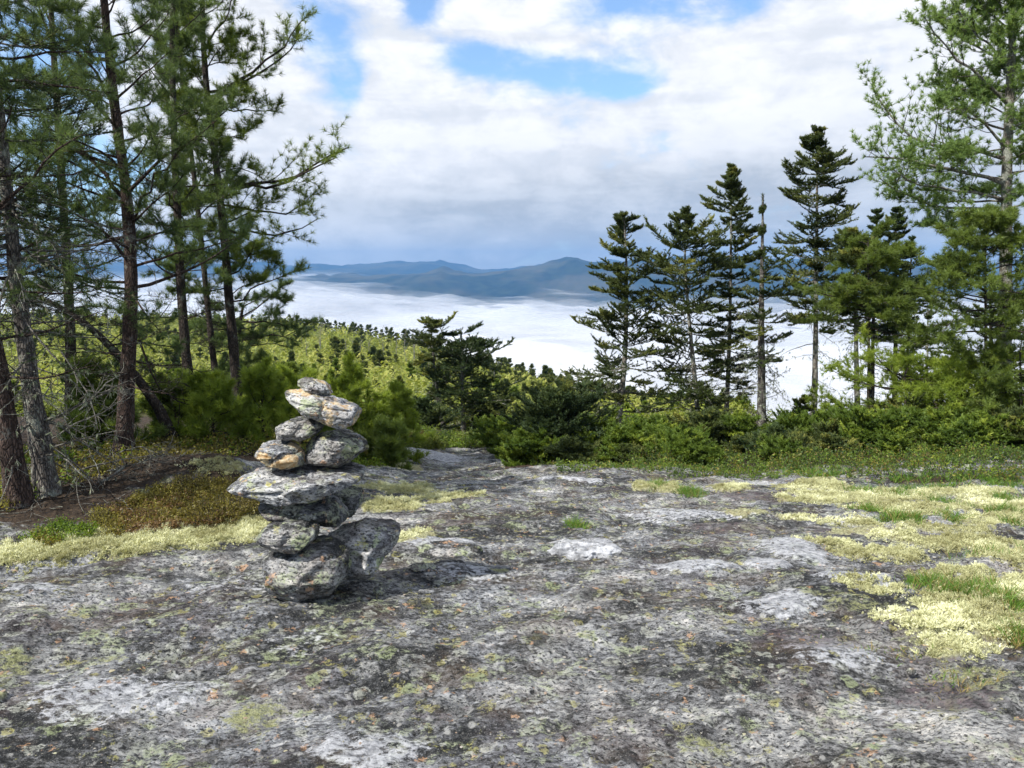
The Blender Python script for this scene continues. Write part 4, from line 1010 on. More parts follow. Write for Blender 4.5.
# carpet of low shrubs along the rim, too dense to count
def carpet(name, pts, hmin, hmax, mats, label, leaf, per, twig=True, flatv=.5):
    mb = MB(); n = len(pts)
    z = surf(pts[:, 0], pts[:, 1]) if True else 0
    clump = sstep(-.35, .45, fbm2(pts[:, 0] * 1.6, pts[:, 1] * 1.6, 3, 201))
    h = (hmin + (hmax - hmin) * clump) * rng.uniform(.6, 1.15, n)
    p0 = np.stack([pts[:, 0], pts[:, 1], z - .01], 1)
    d = norm(rng.normal(0, .35, (n, 3)) + np.array([0, 0, 1.]))
    S = curves(p0, d, h, 4, .1, .3)
    if twig: tubes(mb, S, np.full((n, 4), .0018), 3, len(mats))
    ii = np.repeat(np.arange(n), per); c, _ = sample(S, ii, rng.uniform(.25, 1, len(ii))); c = c + rng.normal(0, leaf * 1.1, c.shape) 
    tone = np.clip(.3 + .5 * fbm2(c[:, 0] * 3, c[:, 1] * 3, 3, 205) + rng.uniform(-.2, .35, len(c)), 0, 1)
    sel = fbm2(c[:, 0] * 2.2, c[:, 1] * 2.2, 3, 211) + rng.normal(0, .15, len(c))
    th = np.linspace(-.3, .3, len(mats) + 1)[1:-1] if len(mats) > 1 else []
    mi = np.searchsorted(th, sel) if len(mats) > 1 else np.zeros(len(c), int)
    for k in range(len(mats)):
        m_ = mi == k
        if m_.any(): leaves(mb, c[m_], leaf, k, tone[m_], flatv)
    o = link(name, mb.mesh(name, [M[x] for x in mats] + [M['twig']])); tag(o, label, kind='stuff'); return o

def scatter(poly, n):
    """random points of an image polygon set down on the ground (by distance-true rejection in the plan)"""
    poly = np.array([G(a, b)[:2] for a, b in poly]); lo, hi = poly.min(0), poly.max(0)
    out = []
    while sum(map(len, out)) < n:
        q = rng.uniform(lo, hi, (n * 3, 2)); ins = np.zeros(len(q), bool); j = len(poly) - 1
        for i in range(len(poly)):
            xi, yi = poly[i]; xj, yj = poly[j]
            ins ^= ((yi > q[:, 1]) != (yj > q[:, 1])) & (q[:, 0] < (xj - xi) * (q[:, 1] - yi) / (yj - yi + 1e-12) + xi); j = i
        out.append(q[ins])
    return np.concatenate(out)[:n]
carpet('shrubbery', scatter([(560, 473), (640, 474), (700, 480), (760, 484), (800, 480), (900, 482), (1060, 486), (1090, 440), (900, 440), (640, 442), (560, 447), (520, 458)], 7000), .03, .26, ['spruce_low', 'leaf_brown', 'leaf_green', 'spruce_low'], 'dense low green shrubs along the rim of the ledge', .017, 18)
carpet('shrubbery', scatter([(-60, 470), (160, 440), (300, 440), (400, 452), (385, 470), (300, 462), (160, 458), (0, 515)], 3200), .05, .16, ['leaf_green', 'leaf_brown'], 'thin shade shrubs under the dark pines', .018, 10)
carpet('shrubbery', scatter([(400, 452), (440, 449), (520, 449), (560, 440), (420, 436), (300, 430), (200, 425)], 3800), .08, .32, ['leaf_yellow', 'leaf_green', 'spruce_low'], 'yellow green low shrubs on the slope behind the second ledge', .024, 12)
# heath patch left of the cairn
carpet('shrubbery', scatter([(92, 532), (110, 508), (150, 494), (190, 486), (235, 486), (262, 494), (275, 515), (240, 528), (190, 534), (150, 540), (110, 543)], 2600), .05, .15, ['leaf_red', 'leaf_brown', 'leaf_brown'], 'low brownish blueberry heath between the lichen hump and the lichen band', .0095, 24)
carpet('shrubbery', scatter([(20, 545), (60, 530), (100, 535), (90, 546), (50, 552)], 320), .03, .10, ['leaf_brown', 'leaf_green'], 'sprigs of green heath at the left end of the lichen band', .0095, 18)

# grass
def grass_mesh(pts, h, mats, label, bl=9, w=.0045, lean=.5):
    mb = MB(); z = surf(pts[:, 0], pts[:, 1]); c = np.stack([pts[:, 0], pts[:, 1], z - .01], 1)
    c = np.repeat(c, bl, 0); N = len(c); c[:, :2] += rng.normal(0, .018, (N, 2))
    d = norm(np.concatenate([rng.normal(0, lean, (N, 2)), np.ones((N, 1))], 1)); hh = np.repeat(h * rng.uniform(.5, 1.2, len(pts)), bl) * rng.uniform(.5, 1.1, N)
    sd = norm(np.cross(d, rng.normal(0, 1, (N, 3)))) * (w / 2); out = d * [1, 1, 0]
    m1 = c + d * hh[:, None] * .55; m2 = c + d * hh[:, None] + out * hh[:, None] * .35
    v = np.stack([c - sd, c + sd, m1 + sd * .8, m1 - sd * .8, m2], 1).reshape(-1, 3)
    i = np.arange(N)[:, None] * 5
    va = np.repeat(np.clip(rng.uniform(.1, .9, N), 0, 1), 5)
    mb.v.append(v.astype(np.float32)); mb.var.append(va.astype(np.float32)); mb.n += len(v)
    dry = rng.uniform(0, 1, N) < mats[2]
    mb.q.append(i + [0, 1, 2, 3]); mb.qm.append(dry.astype(np.int32)); mb.t.append(i + [3, 2, 4]); mb.tm.append(dry.astype(np.int32))
    o = link('grass', mb.mesh('grass', [M[mats[0]], M[mats[1]]])); tag(o, label, kind='stuff')
def tuft_pts(specs):
    out = []
    for px, py, rx, ry, n in specs:
        cx, cy, ex, ey = ell(px, py, rx, ry); out.append(np.stack([cx + rng.normal(0, ex * .45, n), cy + rng.normal(0, ey * .45, n)], 1))
    return np.concatenate(out)
grass_mesh(tuft_pts([(690, 493, 14, 4, 60), (655, 488, 12, 3, 16), (578, 526, 10, 2, 26), (860, 494, 16, 3, 30), (900, 522, 22, 4, 70), (868, 516, 14, 3, 30), (950, 522, 10, 3, 22), (945, 506, 14, 3, 22), (1000, 515, 16, 4, 36), (1005, 500, 20, 4, 40), (895, 498, 14, 3, 24), (935, 488, 60, 4, 60), (1010, 530, 8, 3, 10)]), .10, ('grass', 'grass_dry', .15), 'green grass tufts in the pale lichen', 12)
grass_mesh(tuft_pts([(960, 598, 42, 9, 150), (925, 586, 22, 5, 50), (1005, 608, 26, 9, 90), (1020, 642, 14, 8, 40), (985, 560, 40, 5, 22)]), .085, ('grass', 'grass_dry', .25), 'sparse green grass at the right edge of the rock', 10, .0035)
grass_mesh(tuft_pts([(820, 476, 60, 4, 60), (930, 478, 90, 4, 60), (1000, 484, 50, 4, 50), (790, 470, 20, 4, 20)]), .11, ('grass', 'grass_dry', .12), 'taller grass before the shrubs on the right', 12, .006)
grass_mesh(tuft_pts([(900, 655, 60, 14, 30), (960, 680, 60, 14, 40), (990, 640, 40, 10, 30), (520, 470, 60, 3, 14), (380, 474, 20, 3, 20)]), .035, ('grass_dry', 'grass', .3), 'short dry brown grass on the rock', 8, .003)

# reindeer lichen: fine pale fronds in low cushions, thinning out onto the rock
M['frond'] = foliage_mat('reindeer_lichen', (.28, .27, .13), (.64, .65, .39), .22, .9, (.82, .82, .58), 6)
def fronds(polys, n, label):
    q = np.concatenate([scatter(p, int(n * w)) for p, w in polys]); L = masks(q[:, 0], q[:, 1])[0]
    k = L > rng.uniform(.12, .62, len(q)); q, L = q[k], L[k]
    z = surf(q[:, 0], q[:, 1]); mb = MB(); c = np.stack([q[:, 0], q[:, 1], z - .002], 1)
    d = norm(rng.normal(0, .45, c.shape) + np.array([0, 0, 1.])); hh = (.010 + .016 * np.clip(L, 0, 1)) * rng.uniform(.6, 1.3, len(q)) * (.35 + 1.5 * sstep(.62, .1, cell2(q[:, 0] * 13, q[:, 1] * 13, 7)))
    tone = np.clip(.5 + .9 * fbm2(q[:, 0] * 4, q[:, 1] * 4, 4, 9) + rng.normal(0, .15, len(q)), 0, 1)
    blades(mb, c, d, 9, hh, .0075, 1.2, 0, tone)
    leaves(mb, c + d * hh[:, None] * .8, .007, 0, tone)
    o = link('lichen_mat', mb.mesh('lichen_mat', [M['frond']])); tag(o, label, kind='stuff')
fronds([([(-10, 580), (100, 566), (200, 556), (275, 548), (280, 515), (200, 525), (100, 535), (-10, 545)], 1.0)], 16000, 'pale yellow reindeer lichen in a band at the left')
fronds([([(700, 478), (1040, 478), (1040, 535), (800, 530)], .9), ([(790, 538), (1040, 530), (1040, 680), (930, 660), (820, 610)], 1.2), ([(350, 482), (500, 480), (480, 505), (440, 530), (380, 560)], .4), ([(620, 480), (760, 482), (760, 500), (620, 498)], .2)], 30000, 'cream coloured reindeer lichen over the right side of the rock')
fronds([([(150, 485), (260, 485), (262, 450), (160, 450)], 1.0)], 5000, 'grey green reindeer lichen on the hump under the dark pines')

# fallen dead branches in the shade at the left
def dead_branch(pix, Yd, r, label, sub=7, mat='twig_pale', name='fallen_branch'):
    pts = resample([P(a, b, y) for (a, b), y in zip(pix, Yd)], 12); mb, tw = MB(), MB()
    pts += rng.normal(0, r * .6, pts.shape)
    tubes(mb, pts[None], (np.linspace(1, .35, 12) * r)[None], 7, 0, rough=.15)
    p, d, idx, t = children(pts[None], sub, .15, .95, .9, .2, .3); L_ = rng.uniform(.12, .45, len(p)); B = curves(p, d, L_, 6, .0, .7)
    tubes(tw, B, np.clip(L_ * .014, .003, r * .5)[:, None] * np.linspace(1, .3, 6)[None], 5, 0)
    p, d, idx, t = children(B, 4, .3, 1, .8, .2, .3); B2 = curves(p, d, L_[idx] * .4, 4, .0, .7); tubes(tw, B2, np.full((len(B2), 4), .0022), 3, 0)
    return finish(name, pts[0], [('limb', mb, [M[mat]]), ('twigs', tw, [M[mat]])], label, 'branch', 'dead branches under the dark pines')
dead_branch([(0, 495), (40, 484), (80, 470), (110, 462), (150, 455)], [5.9, 6.1, 6.3, 6.5, 6.7], .012, 'thin pale dead branch running along the foot of the grey trunk')
dead_branch([(60, 502), (90, 488), (112, 478), (128, 462)], [6.1, 6.1, 6.2, 6.2], .022, 'thick brown dead limb curving up towards the thick scarred pine', mat='bark_grey')
dead_branch([(110, 470), (128, 466), (140, 462), (152, 458)], [6.3, 6.3, 6.2, 6.2], .009, 'short bleached branch with a forked white tip')
dead_branch([(120, 452), (140, 446), (155, 452), (166, 462)], [6.7, 6.7, 6.6, 6.6], .006, 'thin bleached twig arching down beside the lichen hump')
dead_branch([(30, 530), (70, 520), (110, 508), (135, 512)], [5.4, 5.5, 5.6, 5.6], .015, 'dead branch lying flat in the needles above the lichen band', mat='bark_grey')
dead_branch([(80, 410), (96, 395), (110, 380), (126, 370)], [7.1, 7.1, 7.2, 7.3], .010, 'grey dead branch rising to the thick scarred pine', 9)
dead_branch([(60, 350), (78, 378), (92, 400), (98, 430)], [6.9, 6.9, 6.8, 6.8], .008, 'pale curved dead branch hanging between the grey trunk and the thick pine', 9)
dead_branch([(140, 340), (155, 385), (180, 405), (215, 410)], [8.2, 8.3, 8.5, 8.8], .012, 'dark dead branch bending down right of the thick scarred pine', 9, 'bark_dark')
dead_branch([(50, 440), (80, 420), (100, 415), (125, 398)], [6.5, 6.5, 6.6, 6.9], .008, 'tangled grey branch low between the trunks at the left', 10)
# needle and twig litter
lit = MB(); q = scatter([(-40, 530), (0, 555), (90, 530), (160, 480), (260, 455), (300, 430), (120, 440), (-40, 480)], 1300)
zq = surf(q[:, 0], q[:, 1]); st_ = np.stack([q[:, 0], q[:, 1], zq + .008], 1); aa = rng.uniform(0, 2 * PI, len(q)); Ld = rng.uniform(.03, .2, len(q))
S_ = curves(st_, np.stack([np.cos(aa), np.sin(aa), rng.normal(.08, .12, len(q))], 1), Ld, 4, -.1, .4); tubes(lit, S_, np.full((len(q), 4), .0028), 3, 0)
tag(link('litter', lit.mesh('litter', [M['twig_pale']])), 'litter of dead twigs under the dark pines', kind='stuff')
# flakes and grit on the rock
gm_ = MB(); q = scatter([(-40, 768), (1060, 768), (1040, 500), (640, 478), (440, 476), (400, 560), (0, 590)], 26000); V, Fc = ICO[3]
import bmesh as _b
_bm = _b.new(); _b.ops.create_icosphere(_bm, subdivisions=1, radius=1.0); V1 = np.array([x.co[:] for x in _bm.verts]); F1 = np.array([[l.index for l in x.verts] for x in _bm.faces]); _bm.free()
zq = surf(q[:, 0], q[:, 1]); rr = .0022 + .008 * rng.uniform(0, 1, len(q)) ** 4; nV = len(V1)
vv = V1[None] * rr[:, None, None] * np.stack([rng.uniform(.6, 1.6, len(q)), rng.uniform(.6, 1.6, len(q)), rng.uniform(.15, .4, len(q))], 1)[:, None] * rng.uniform(.7, 1.2, (len(q), nV, 1)) + np.stack([q[:, 0], q[:, 1], zq], 1)[:, None]
gm_.add(vv.reshape(-1, 3), tris=(F1[None] + (np.arange(len(q)) * nV)[:, None, None]).reshape(-1, 3), var=np.repeat(rng.uniform(0, 1, len(q)), nV))
mg, nt, out = newmat('rock_grit'); va_ = nt.attr('var')
rp = nt.n('ShaderNodeValToRGB'); nt.set(rp.inputs[0], va_); e_ = rp.color_ramp.elements
for k, (p_, cc_) in enumerate([(0, (.03, .03, .03)), (.35, (.09, .09, .085)), (.75, (.18, .178, .17)), (.90, (.30, .28, .24)), (.96, (.24, .17, .12)), (1, (.3, .3, .2))]):
    el_ = e_[k] if k < 2 else e_.new(p_); el_.position = p_; el_.color = (*cc_, 1)
principled(nt, out, rp.outputs[0], .9, None, .2)
tag(link('gravel', gm_.mesh('gravel', [mg], smooth=False)), 'grit and rock flakes strewn on the ledge', kind='stuff')

# ------------------------------------------------------------------ the hillside wood
def proto_conifer(h, per, nb, name, needles, L=.24):
    T_ = resample([[0, 0, -.3], [.02 * h, 0, h * .5], [0, 0, h]], 8)
    tr, cr, dw = spruce_parts(T_, .014 * h, h0=.12, nb=nb, L=L * h, droop=.2, gaps=.12, nl=.065 * h, nw=.020 * h, n2=4, n3=0, per=per, upt=.4)
    mb = MB()
    for src, off in ((tr, 0), (cr, 1)):
        n0 = mb.n; mb.v += src.v; mb.var += src.var; mb.n += src.n
        for t_, m_ in zip(src.t, src.tm): mb.t.append(t_ + n0); mb.tm.append(m_ + off)
        for t_, m_ in zip(src.q, src.qm): mb.q.append(t_ + n0); mb.qm.append(m_ + off)
    return mb, [M['bark_grey'], M[needles], M['twig']]
def proto_bush(h, n, leaf, needles, tall=.5):
    mb = MB(); s_ = 14; a = rng.uniform(0, 2 * PI, s_); e = rng.uniform(.6, 1.5, s_)
    S = curves(np.zeros((s_, 3)) + [0, 0, -.1], np.stack([np.cos(a) * np.cos(e), np.sin(a) * np.cos(e), np.sin(e)], 1), h * rng.uniform(.6, 1.1, s_), 6, .3, .3)
    tubes(mb, S, np.full((s_, 6), .012 * h) * np.linspace(1, .3, 6), 4, 0)
    ii = rng.integers(0, s_, n); c, _ = sample(S, ii, rng.uniform(.25, 1, n) ** .7); c = c + rng.normal(0, .13 * h, c.shape)
    leaves(mb, c, leaf, 1, np.clip(c[:, 2] / h * .6 + rng.uniform(0, .4, n), 0, 1), .3)
    return mb, [M['bark_grey'], M[needles]]
protos = {'conifer': [proto_conifer(1, p_, n_, 'c', nd) for p_, n_, nd in ((9, 60, 'spruce'), (9, 70, 'spruce_dark'), (8, 50, 'spruce_low'))],
          'far': [proto_conifer(1, 4, 34, 'c', nd) for nd in ('spruce', 'spruce_low')],
          'bush': [proto_bush(1, 700, .055, nd) for nd in ('leaf_yellow', 'leaf_green', 'leaf_yellow')],
          'farbush': [proto_bush(1, 170, .10, nd) for nd in ('leaf_yellow', 'leaf_green')]}
pm = {k: [mb.mesh('hill_' + k, mats) for mb, mats in v] for k, v in protos.items()}
def plant_points(n, Ymin, Ymax, power=1.0):
    u = rng.uniform(-.66, .30, n); lo = np.log(Ymin); R = np.exp(np.interp(u, _ru, _rR)); hi = np.log(np.minimum(R * 1.06, Ymax))
    Y = np.exp(lo + (hi - lo) * rng.uniform(0, 1, n) ** power); ok = (hi > lo)
    return u[ok] * Y[ok], Y[ok], (Y / R)[ok]
cand = []
x_, Y_, q_ = plant_points(7000, 20, 400, .8)
for x, Y, q in zip(x_, Y_, q_):
    dens = fbm2(np.array([x * .03]), np.array([Y * .02]), 2, 301)[0]
    con = rng.uniform() < (.03 + .12 * max(dens, 0) + .6 * sstep(.87, 1.0, q))
    h = ((.018 + .018 * rng.uniform()) * Y + .5 if con else (.009 + .012 * rng.uniform()) * Y + .45)
    h = min(h, 6.0)
    if q > 1.0: h *= .9
    cand.append((h / Y, 'conifer' if con else 'bush', x, Y, h))
x_, Y_, q_ = plant_points(500, 80, 400, .15)      # the fringe of firs along the skyline
for x, Y, q in zip(x_, Y_, q_):
    if q > .8: h = (.010 + .014 * rng.uniform()) * Y + 1.0; cand.append((h / Y, 'conifer', x, Y, h))
cand.sort(key=lambda c: -c[0])
cnt = {'conifer': 0, 'bush': 0}; rest = []
for s_, kd, x, Y, h in cand:
    if cnt[kd] < 290:
        k = int(rng.integers(0, 3)); o = link('hillside_fir' if kd == 'conifer' else 'hillside_bush', pm[kd][k]); cnt[kd] += 1
        o.location = (x, Y, float(gz(x, Y)) - .1); o.rotation_euler = (0, 0, rng.uniform(0, 6.28)); w = h * rng.uniform(.8, 1.15) * (1.25 if kd == 'bush' else 1.0); o.scale = (w, w, h)
        if kd == 'conifer': tag(o, 'small green conifer on the hillside below the ledge', 'tree', 'conifers on the hillside')
        else: tag(o, 'yellow green leafy bush on the hillside below the ledge', 'bush', 'leafy bushes on the hillside')
    else: rest.append((kd, x, Y, h))
def merge(kd, src, name, label, mats):
    mb = MB(); 
    for kd2, x, Y, h in rest:
        if kd2 != kd: continue
        pmb = src[int(rng.integers(0, len(src)))][0]; a = rng.uniform(0, 6.28); ca, sa = math.cos(a), math.sin(a); w = h * (1.3 if kd == 'bush' else 1)
        V_ = np.concatenate(pmb.v); v = np.stack([(V_[:, 0] * ca - V_[:, 1] * sa) * w + x, (V_[:, 0] * sa + V_[:, 1] * ca) * w + Y, V_[:, 2] * h + float(gz(x, Y)) - .1], 1)
        n0 = mb.n; mb.v.append(v.astype(np.float32)); mb.var.append(np.concatenate(pmb.var)); mb.n += len(v)
        for t_, m_ in zip(pmb.t, pmb.tm): mb.t.append(t_ + n0); mb.tm.append(m_)
        for t_, m_ in zip(pmb.q, pmb.qm): mb.q.append(t_ + n0); mb.qm.append(m_)
    if mb.n: tag(link(name, mb.mesh(name, mats)), label, kind='stuff')
merge('conifer', protos['far'], 'forest', 'far off firs along the crest of the hillside', [M['bark_grey'], M['spruce'], M['twig']])
merge('bush', protos['farbush'], 'undergrowth', 'far off yellow green brush on the hillside', [M['bark_grey'], M['leaf_yellow']])
# pale bare birch stems on the hillside
for i_ in range(22):
    px = rng.uniform(300, 460); Y = rng.uniform(70, 130); b_ = P(px, 400, Y); mb = MB(); h = rng.uniform(3, 6)
    T_ = resample([[0, 0, -.2], [rng.normal(0, .1), 0, h * .5], [rng.normal(0, .3), 0, h]], 6); tubes(mb, T_[None], (np.linspace(1, .3, 6) * .055)[None], 5, 0)
    p, d, idx, t = _ch(T_[None], 8, .4, 1, .6, .2, .2); B_ = curves(p, d, np.full(8, h * .18), 4, .3, .2); tubes(mb, B_, np.full((8, 4), .018), 3, 0)
    o = link('bare_birch', mb.mesh('bare_birch', [M['twig_pale']])); o.location = (b_[0], Y, float(gz(b_[0], Y))); tag(o, 'pale bare stem standing among the hillside bushes', 'tree', 'bare pale stems on the hillside')
# ------------------------------------------------------------------ light, sky, air
SUN_EL, SUN_AZ = math.radians(48), math.radians(-125)     # azimuth from +Y towards +X: behind and left
sd = bpy.data.lights.new('sun', 'SUN'); sd.energy = 5.0; sd.angle = math.radians(.55); sd.color = (1.0, .955, .88)
so = bpy.data.objects.new('sun', sd); COL.objects.link(so)
tos = Vector((math.sin(SUN_AZ) * math.cos(SUN_EL), math.cos(SUN_AZ) * math.cos(SUN_EL), math.sin(SUN_EL)))
so.rotation_euler = tos.to_track_quat('Z', 'Y').to_euler(); so.location = (-20, -15, 30)

world = bpy.data.worlds.new('World'); scene.world = world; world.use_nodes = True
wt = NT(world.node_tree); wt.N.clear()
wo = wt.n('ShaderNodeOutputWorld')
sky = wt.n('ShaderNodeTexSky', sky_type='NISHITA'); sky.sun_disc = False; sky.sun_elevation = SUN_EL; sky.sun_rotation = SUN_AZ
sky.altitude = 800; sky.air_density = 1.0; sky.dust_density = .4; sky.ozone_density = 2.0
dirv = wt.n('ShaderNodeTexCoord').outputs['Generated']
sep = wt.n('ShaderNodeSeparateXYZ'); wt.L.new(dirv, sep.inputs[0])
dx, dy, dz = sep.outputs
az = wt.math('MULTIPLY', wt.math('ARCTAN2', dx, dy), 180 / PI)
el = wt.math('MULTIPLY', wt.math('ARCSINE', dz), 180 / PI)
def pe(px, py):
    d = ray(px, py); d = d / np.linalg.norm(d)
    return math.degrees(math.atan2(d[0], d[1])), math.degrees(math.asin(d[2]))
# cloud coordinates: flattened towards the horizon
elc = wt.math('MULTIPLY', el, 1.9)
cmb = wt.n('ShaderNodeCombineXYZ'); wt.L.new(az, cmb.inputs[0]); wt.L.new(elc, cmb.inputs[1])
cv = wt.vmap(cmb.outputs[0], (.1, .1, .1))
n1 = wt.noise(cv, 1.0, 7, .55, .25); n2 = wt.noise(wt.vmap(cv, loc=(5, 2, 1)), 2.6, 6, .6, .2); n3 = wt.noise(wt.vmap(cv, (.55, 1.9, 1), loc=(1, 7, 3)), 1.3, 6, .55, .3)
sky_c = wt.mix(1.0, sky.outputs[0], (1, 1, 1), 'MULTIPLY')
def blob(px, py, rx, ry):
    a, e = pe(px, py); sx = rx / F * 57.3; sy = ry / F * 57.3
    u = wt.math('DIVIDE', wt.math('SUBTRACT', az, a), sx); v = wt.math('DIVIDE', wt.math('SUBTRACT', el, e), sy)
    d = wt.math('ADD', wt.math('MULTIPLY', u, u), wt.math('MULTIPLY', v, v))
    return wt.math('POWER', 2.718, wt.math('MULTIPLY', d, -1.0))
holes = None
for b in ((560, 70, 75, 24), (475, 58, 45, 16), (325, 35, 34, 50), (350, 82, 16, 22), (640, 4, 90, 16), (735, 8, 50, 20), (625, 88, 35, 12), (60, 150, 100, 60), (20, 40, 90, 40), (420, 8, 22, 22), (200, -140, 200, 70)):
    x = blob(*b); holes = x if holes is None else wt.math('ADD', holes, x)
inband = wt.ss(el, 19.5, 27)
frn = wt.ss(wt.math('ABSOLUTE', az), 40, 60)
outm = wt.math('MAXIMUM', inband, frn)
holes_out = wt.ss(wt.noise(dirv, 2.2, 5, .55), .47, .6)
hm = wt.mix(outm, wt.math('MULTIPLY', wt.math('MINIMUM', holes, 1.0), .92), holes_out)
cover = wt.math('SUBTRACT', wt.math('ADD', wt.math('SUBTRACT', 1.0, hm), wt.math('ADD', wt.math('MULTIPLY', wt.math('SUBTRACT', n1, .5), 1.9), wt.math('MULTIPLY', wt.math('SUBTRACT', n2, .5), 1.3))), .0)
cm = wt.ss(cover, .02, .80)
# cloud tone
bright = wt.math('ADD', wt.math('MULTIPLY', n2, .5), wt.math('MULTIPLY', n3, .5))
tone_hi = wt.mix(wt.ss(bright, .38, .60), (.54, .56, .595), (.735, .735, .75))
tone_lo = wt.mix(wt.ss(bright, .38, .62), (.36, .385, .42), (.54, .56, .59))
dark_band = None
for b in ((640, 225, 260, 26), (400, 205, 200, 16), (860, 200, 220, 50), (700, 185, 200, 22), (1000, 110, 120, 70)):
    x = wt.math('MULTIPLY', blob(*b), .75 if b[1] != 110 else .3); dark_band = x if dark_band is None else wt.math('ADD', dark_band, x)
lowf = wt.math('ADD', wt.ss(el, 5.5, .2, 0, .55), wt.math('ADD', dark_band, wt.math('MULTIPLY', wt.math('SUBTRACT', n3, .5), 1.6)), clamp=True)
lowf = wt.math('MULTIPLY', lowf, wt.ss(wt.math('ABSOLUTE', az), 75, 50))
tone = wt.mix(lowf, tone_hi, tone_lo)
bluec = wt.mix(1.0, sky_c, (.15, .15, .15), 'MULTIPLY')
bluec = wt.mix(1.0, bluec, (.70, .86, .98), 'MULTIPLY')
bluec = wt.mix(.10, bluec, (.6, .64, .68))
final = wt.mix(cm, bluec, tone)
bg = wt.n('ShaderNodeBackground'); wt.L.new(final, bg.inputs[0]); bg.inputs[1].default_value = 1.0
wt.L.new(bg.outputs[0], wo.inputs['Surface'])

# ------------------------------------------------------------------ mountains
mm, nt, out = newmat('forested_mountain')
pos = nt.n('ShaderNodeNewGeometry').outputs['Position']
a = nt.noise(pos, .0016, 6, .6); b = nt.noise(pos, .012, 4, .7)
c = nt.mix(nt.ss(a, .4, .6), (.005, .014, .014), (.065, .06, .04)); c = nt.mix(nt.math('MULTIPLY', nt.ss(b, .4, .65), .5), c, (.03, .045, .025))
principled(nt, out, c, .95, None, .1)
def mountain(crest, D, halfd, label, seed, foot=-330, rag=1.0):
    """crest: list of (px, py) of the skyline; D distance"""
    pxs = np.linspace(crest[0][0], crest[-1][0], 520)
    pys = np.interp(pxs, [c[0] for c in crest], [c[1] for c in crest])
    k = np.hanning(25); k /= k.sum(); pp = np.pad(pys, 12, 'edge'); pys = np.convolve(pp, k, 'valid')
    X = (pxs - CX) / F / FWD[1] * D
    Zc = np.array([slope(y) for y in pys]) * D + CAM_H
    t = np.concatenate([np.linspace(-1, 0, 90), np.linspace(0, .6, 20)[1:]])
    xx = np.repeat(X[None], len(t), 0); yy = D + t[:, None] * halfd + 0 * xx
    prof = np.where(t < 0, 1 - np.abs(t) ** 1.25, 1 - (t / .6) ** 2 * .6)[:, None]
    n = fbm2(xx / 1500, yy / 1500, 6, seed, .52); rv = 1 - 2 * np.abs(fbm2(xx / 900, yy / 2200, 5, seed + 5))
    w = np.clip(np.abs(t)[:, None] * 4, 0, 1)
    zz = foot + (Zc[None] - foot) * prof + w * (150 * n + 130 * rv) * rag * prof + 9 * fbm2(xx / 130, yy / 130, 3, seed + 8) * rag
    nr, na = xx.shape
    i = np.arange(nr - 1)[:, None] * na; j = np.arange(na - 1)[None]
    q = np.stack([i + j, i + j + 1, i + na + j + 1, i + na + j], -1).reshape(-1, 4)
    mb = MB(); mb.add(np.stack([xx, yy, zz], -1).reshape(-1, 3), quads=q)
    o = link('mountain', mb.mesh('mountain', [mm])); tag(o, label, kind='structure')
mountain([(-500, 262), (0, 266), (250, 267), (300, 266), (345, 272), (372, 268), (400, 264), (424, 261), (450, 266), (482, 274), (520, 270), (560, 266), (590, 263), (640, 264), (700, 266), (790, 262), (900, 268), (1300, 262)], 10000, 2600, 'far blue forested mountain ridge beyond the cloud sea', 3, rag=.8)
mountain([(150, 292), (250, 284), (330, 278), (380, 276), (430, 274), (482, 274), (520, 269), (560, 265), (596, 262), (640, 263), (690, 261), (740, 268), (800, 270), (860, 276), (950, 282), (1100, 276), (1500, 270)], 6000, 1400, 'nearer blue mountain ridge on the right, behind the spruces', 11, rag=.9)
mountain([(150, 300), (240, 282), (330, 275), (370, 274), (420, 280), (450, 288), (500, 296), (560, 306), (620, 320)], 8400, 1300, 'low blue foothill in front of the far ridge', 19, rag=.6)

# ------------------------------------------------------------------ sea of cloud in the valley
def fog_material(name, lo, hi, amp):
    m, nt, out = newmat(name)
    pos = nt.n('ShaderNodeNewGeometry').outputs['Position']
    b = nt.n('ShaderNodeBsdfDiffuse'); b.inputs['Color'].default_value = (.71, .72, .74, 1)
    tl = nt.n('ShaderNodeBsdfTranslucent'); tl.inputs['Color'].default_value = (.71, .72, .74, 1)
    mx0 = nt.n('ShaderNodeMixShader'); mx0.inputs[0].default_value = .35; nt.L.new(b.outputs[0], mx0.inputs[1]); nt.L.new(tl.outputs[0], mx0.inputs[2])
    if lo is not None:
        n = nt.noise(nt.vmap(pos, (1, .5, 1)), .0012, 6, .6)
        f = nt.math('MULTIPLY', nt.ss(n, lo, hi), amp)
        t = nt.n('ShaderNodeBsdfTransparent'); mx = nt.n('ShaderNodeMixShader')
        nt.set(mx.inputs[0], f); nt.L.new(t.outputs[0], mx.inputs[1]); nt.L.new(mx0.outputs[0], mx.inputs[2]); nt.L.new(mx.outputs[0], out.inputs['Surface'])
    else: nt.L.new(mx0.outputs[0], out.inputs['Surface'])
    return m
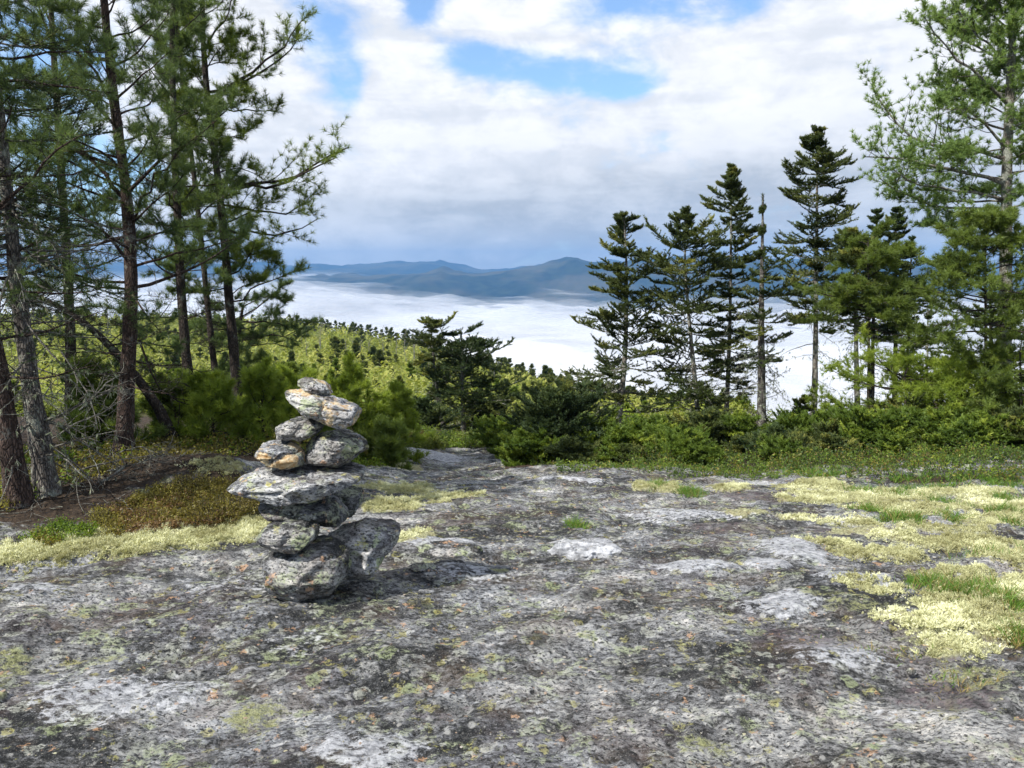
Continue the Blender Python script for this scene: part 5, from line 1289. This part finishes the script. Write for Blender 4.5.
def fog_layer(z0, mat, seed, amp, label):
    r = np.exp(np.linspace(math.log(150), math.log(11500), 300)); az_ = np.linspace(-1.25, 1.25, 360)
    A, R = np.meshgrid(az_, r); x = R * np.sin(A); y = R * np.cos(A)
    z = z0 + amp * (fbm2(x / 900, y / 900, 4, seed) + .5 * np.abs(fbm2(x / 350, y / 350, 3, seed + 3))) + 125 * sstep(400, -1900, x) * sstep(2000, 5600, y)
    nr, na = x.shape
    i = np.arange(nr - 1)[:, None] * na; j = np.arange(na - 1)[None]
    q = np.stack([i + j, i + j + 1, i + na + j + 1, i + na + j], -1).reshape(-1, 4)
    mb = MB(); mb.add(np.stack([x, y, z], -1).reshape(-1, 3), quads=q)
    o = link('valley_cloud', mb.mesh('valley_cloud', [mat])); tag(o, label, kind='stuff')
fog_layer(-240, fog_material('cloud_sea', None, None, 1), 5, 85, 'white sea of cloud filling the valley below the ledge')
for i_ in range(7):
    fog_layer(-222 + i_ * 13, fog_material('cloud_wisps', .28 + i_ * .04, .66 + i_ * .03, .42 - i_ * .03), 6 + i_, 75, 'thin white wisps lying over the sea of cloud')

# the air between
hz = bpy.data.materials.new('haze'); hz.use_nodes = True; hn = NT(hz.node_tree); hn.N.clear()
ho = hn.n('ShaderNodeOutputMaterial'); pv = hn.n('ShaderNodeVolumePrincipled')
pv.inputs['Color'].default_value = (.17, .39, .76, 1); pv.inputs['Density'].default_value = HAZE if 'HAZE' in globals() else 1.1e-4
hn.L.new(pv.outputs[0], ho.inputs['Volume'])
x0, x1, y0, y1, z0, z1 = -16000, 16000, -1600, 12200, -900, 330
hb = MB(); hb.add([(x, y, z) for x in (x0, x1) for y in (y0, y1) for z in (z0, z1)], quads=[(0, 1, 3, 2), (4, 6, 7, 5), (0, 4, 5, 1), (2, 3, 7, 6), (0, 2, 6, 4), (1, 5, 7, 3)])
ho_ = link('haze', hb.mesh('haze', [hz], smooth=False)); tag(ho_, 'thin blue air between the ledge and the mountains', kind='stuff')

# ------------------------------------------------------------------ render settings
c = scene.cycles
c.use_denoising = True
try:
    c.denoiser = 'OPENIMAGEDENOISE'; c.denoising_input_passes = 'RGB_ALBEDO_NORMAL'; c.denoising_prefilter = 'ACCURATE'
except Exception: pass
c.max_bounces = 8; c.diffuse_bounces = 3; c.glossy_bounces = 2; c.transmission_bounces = 4; c.transparent_max_bounces = 24; c.volume_bounces = 0
c.sample_clamp_indirect = 6
v = scene.view_settings; v.view_transform = 'Standard'; v.look = 'None'; v.gamma = 1; v.use_curve_mapping = False; v.exposure = 0.68
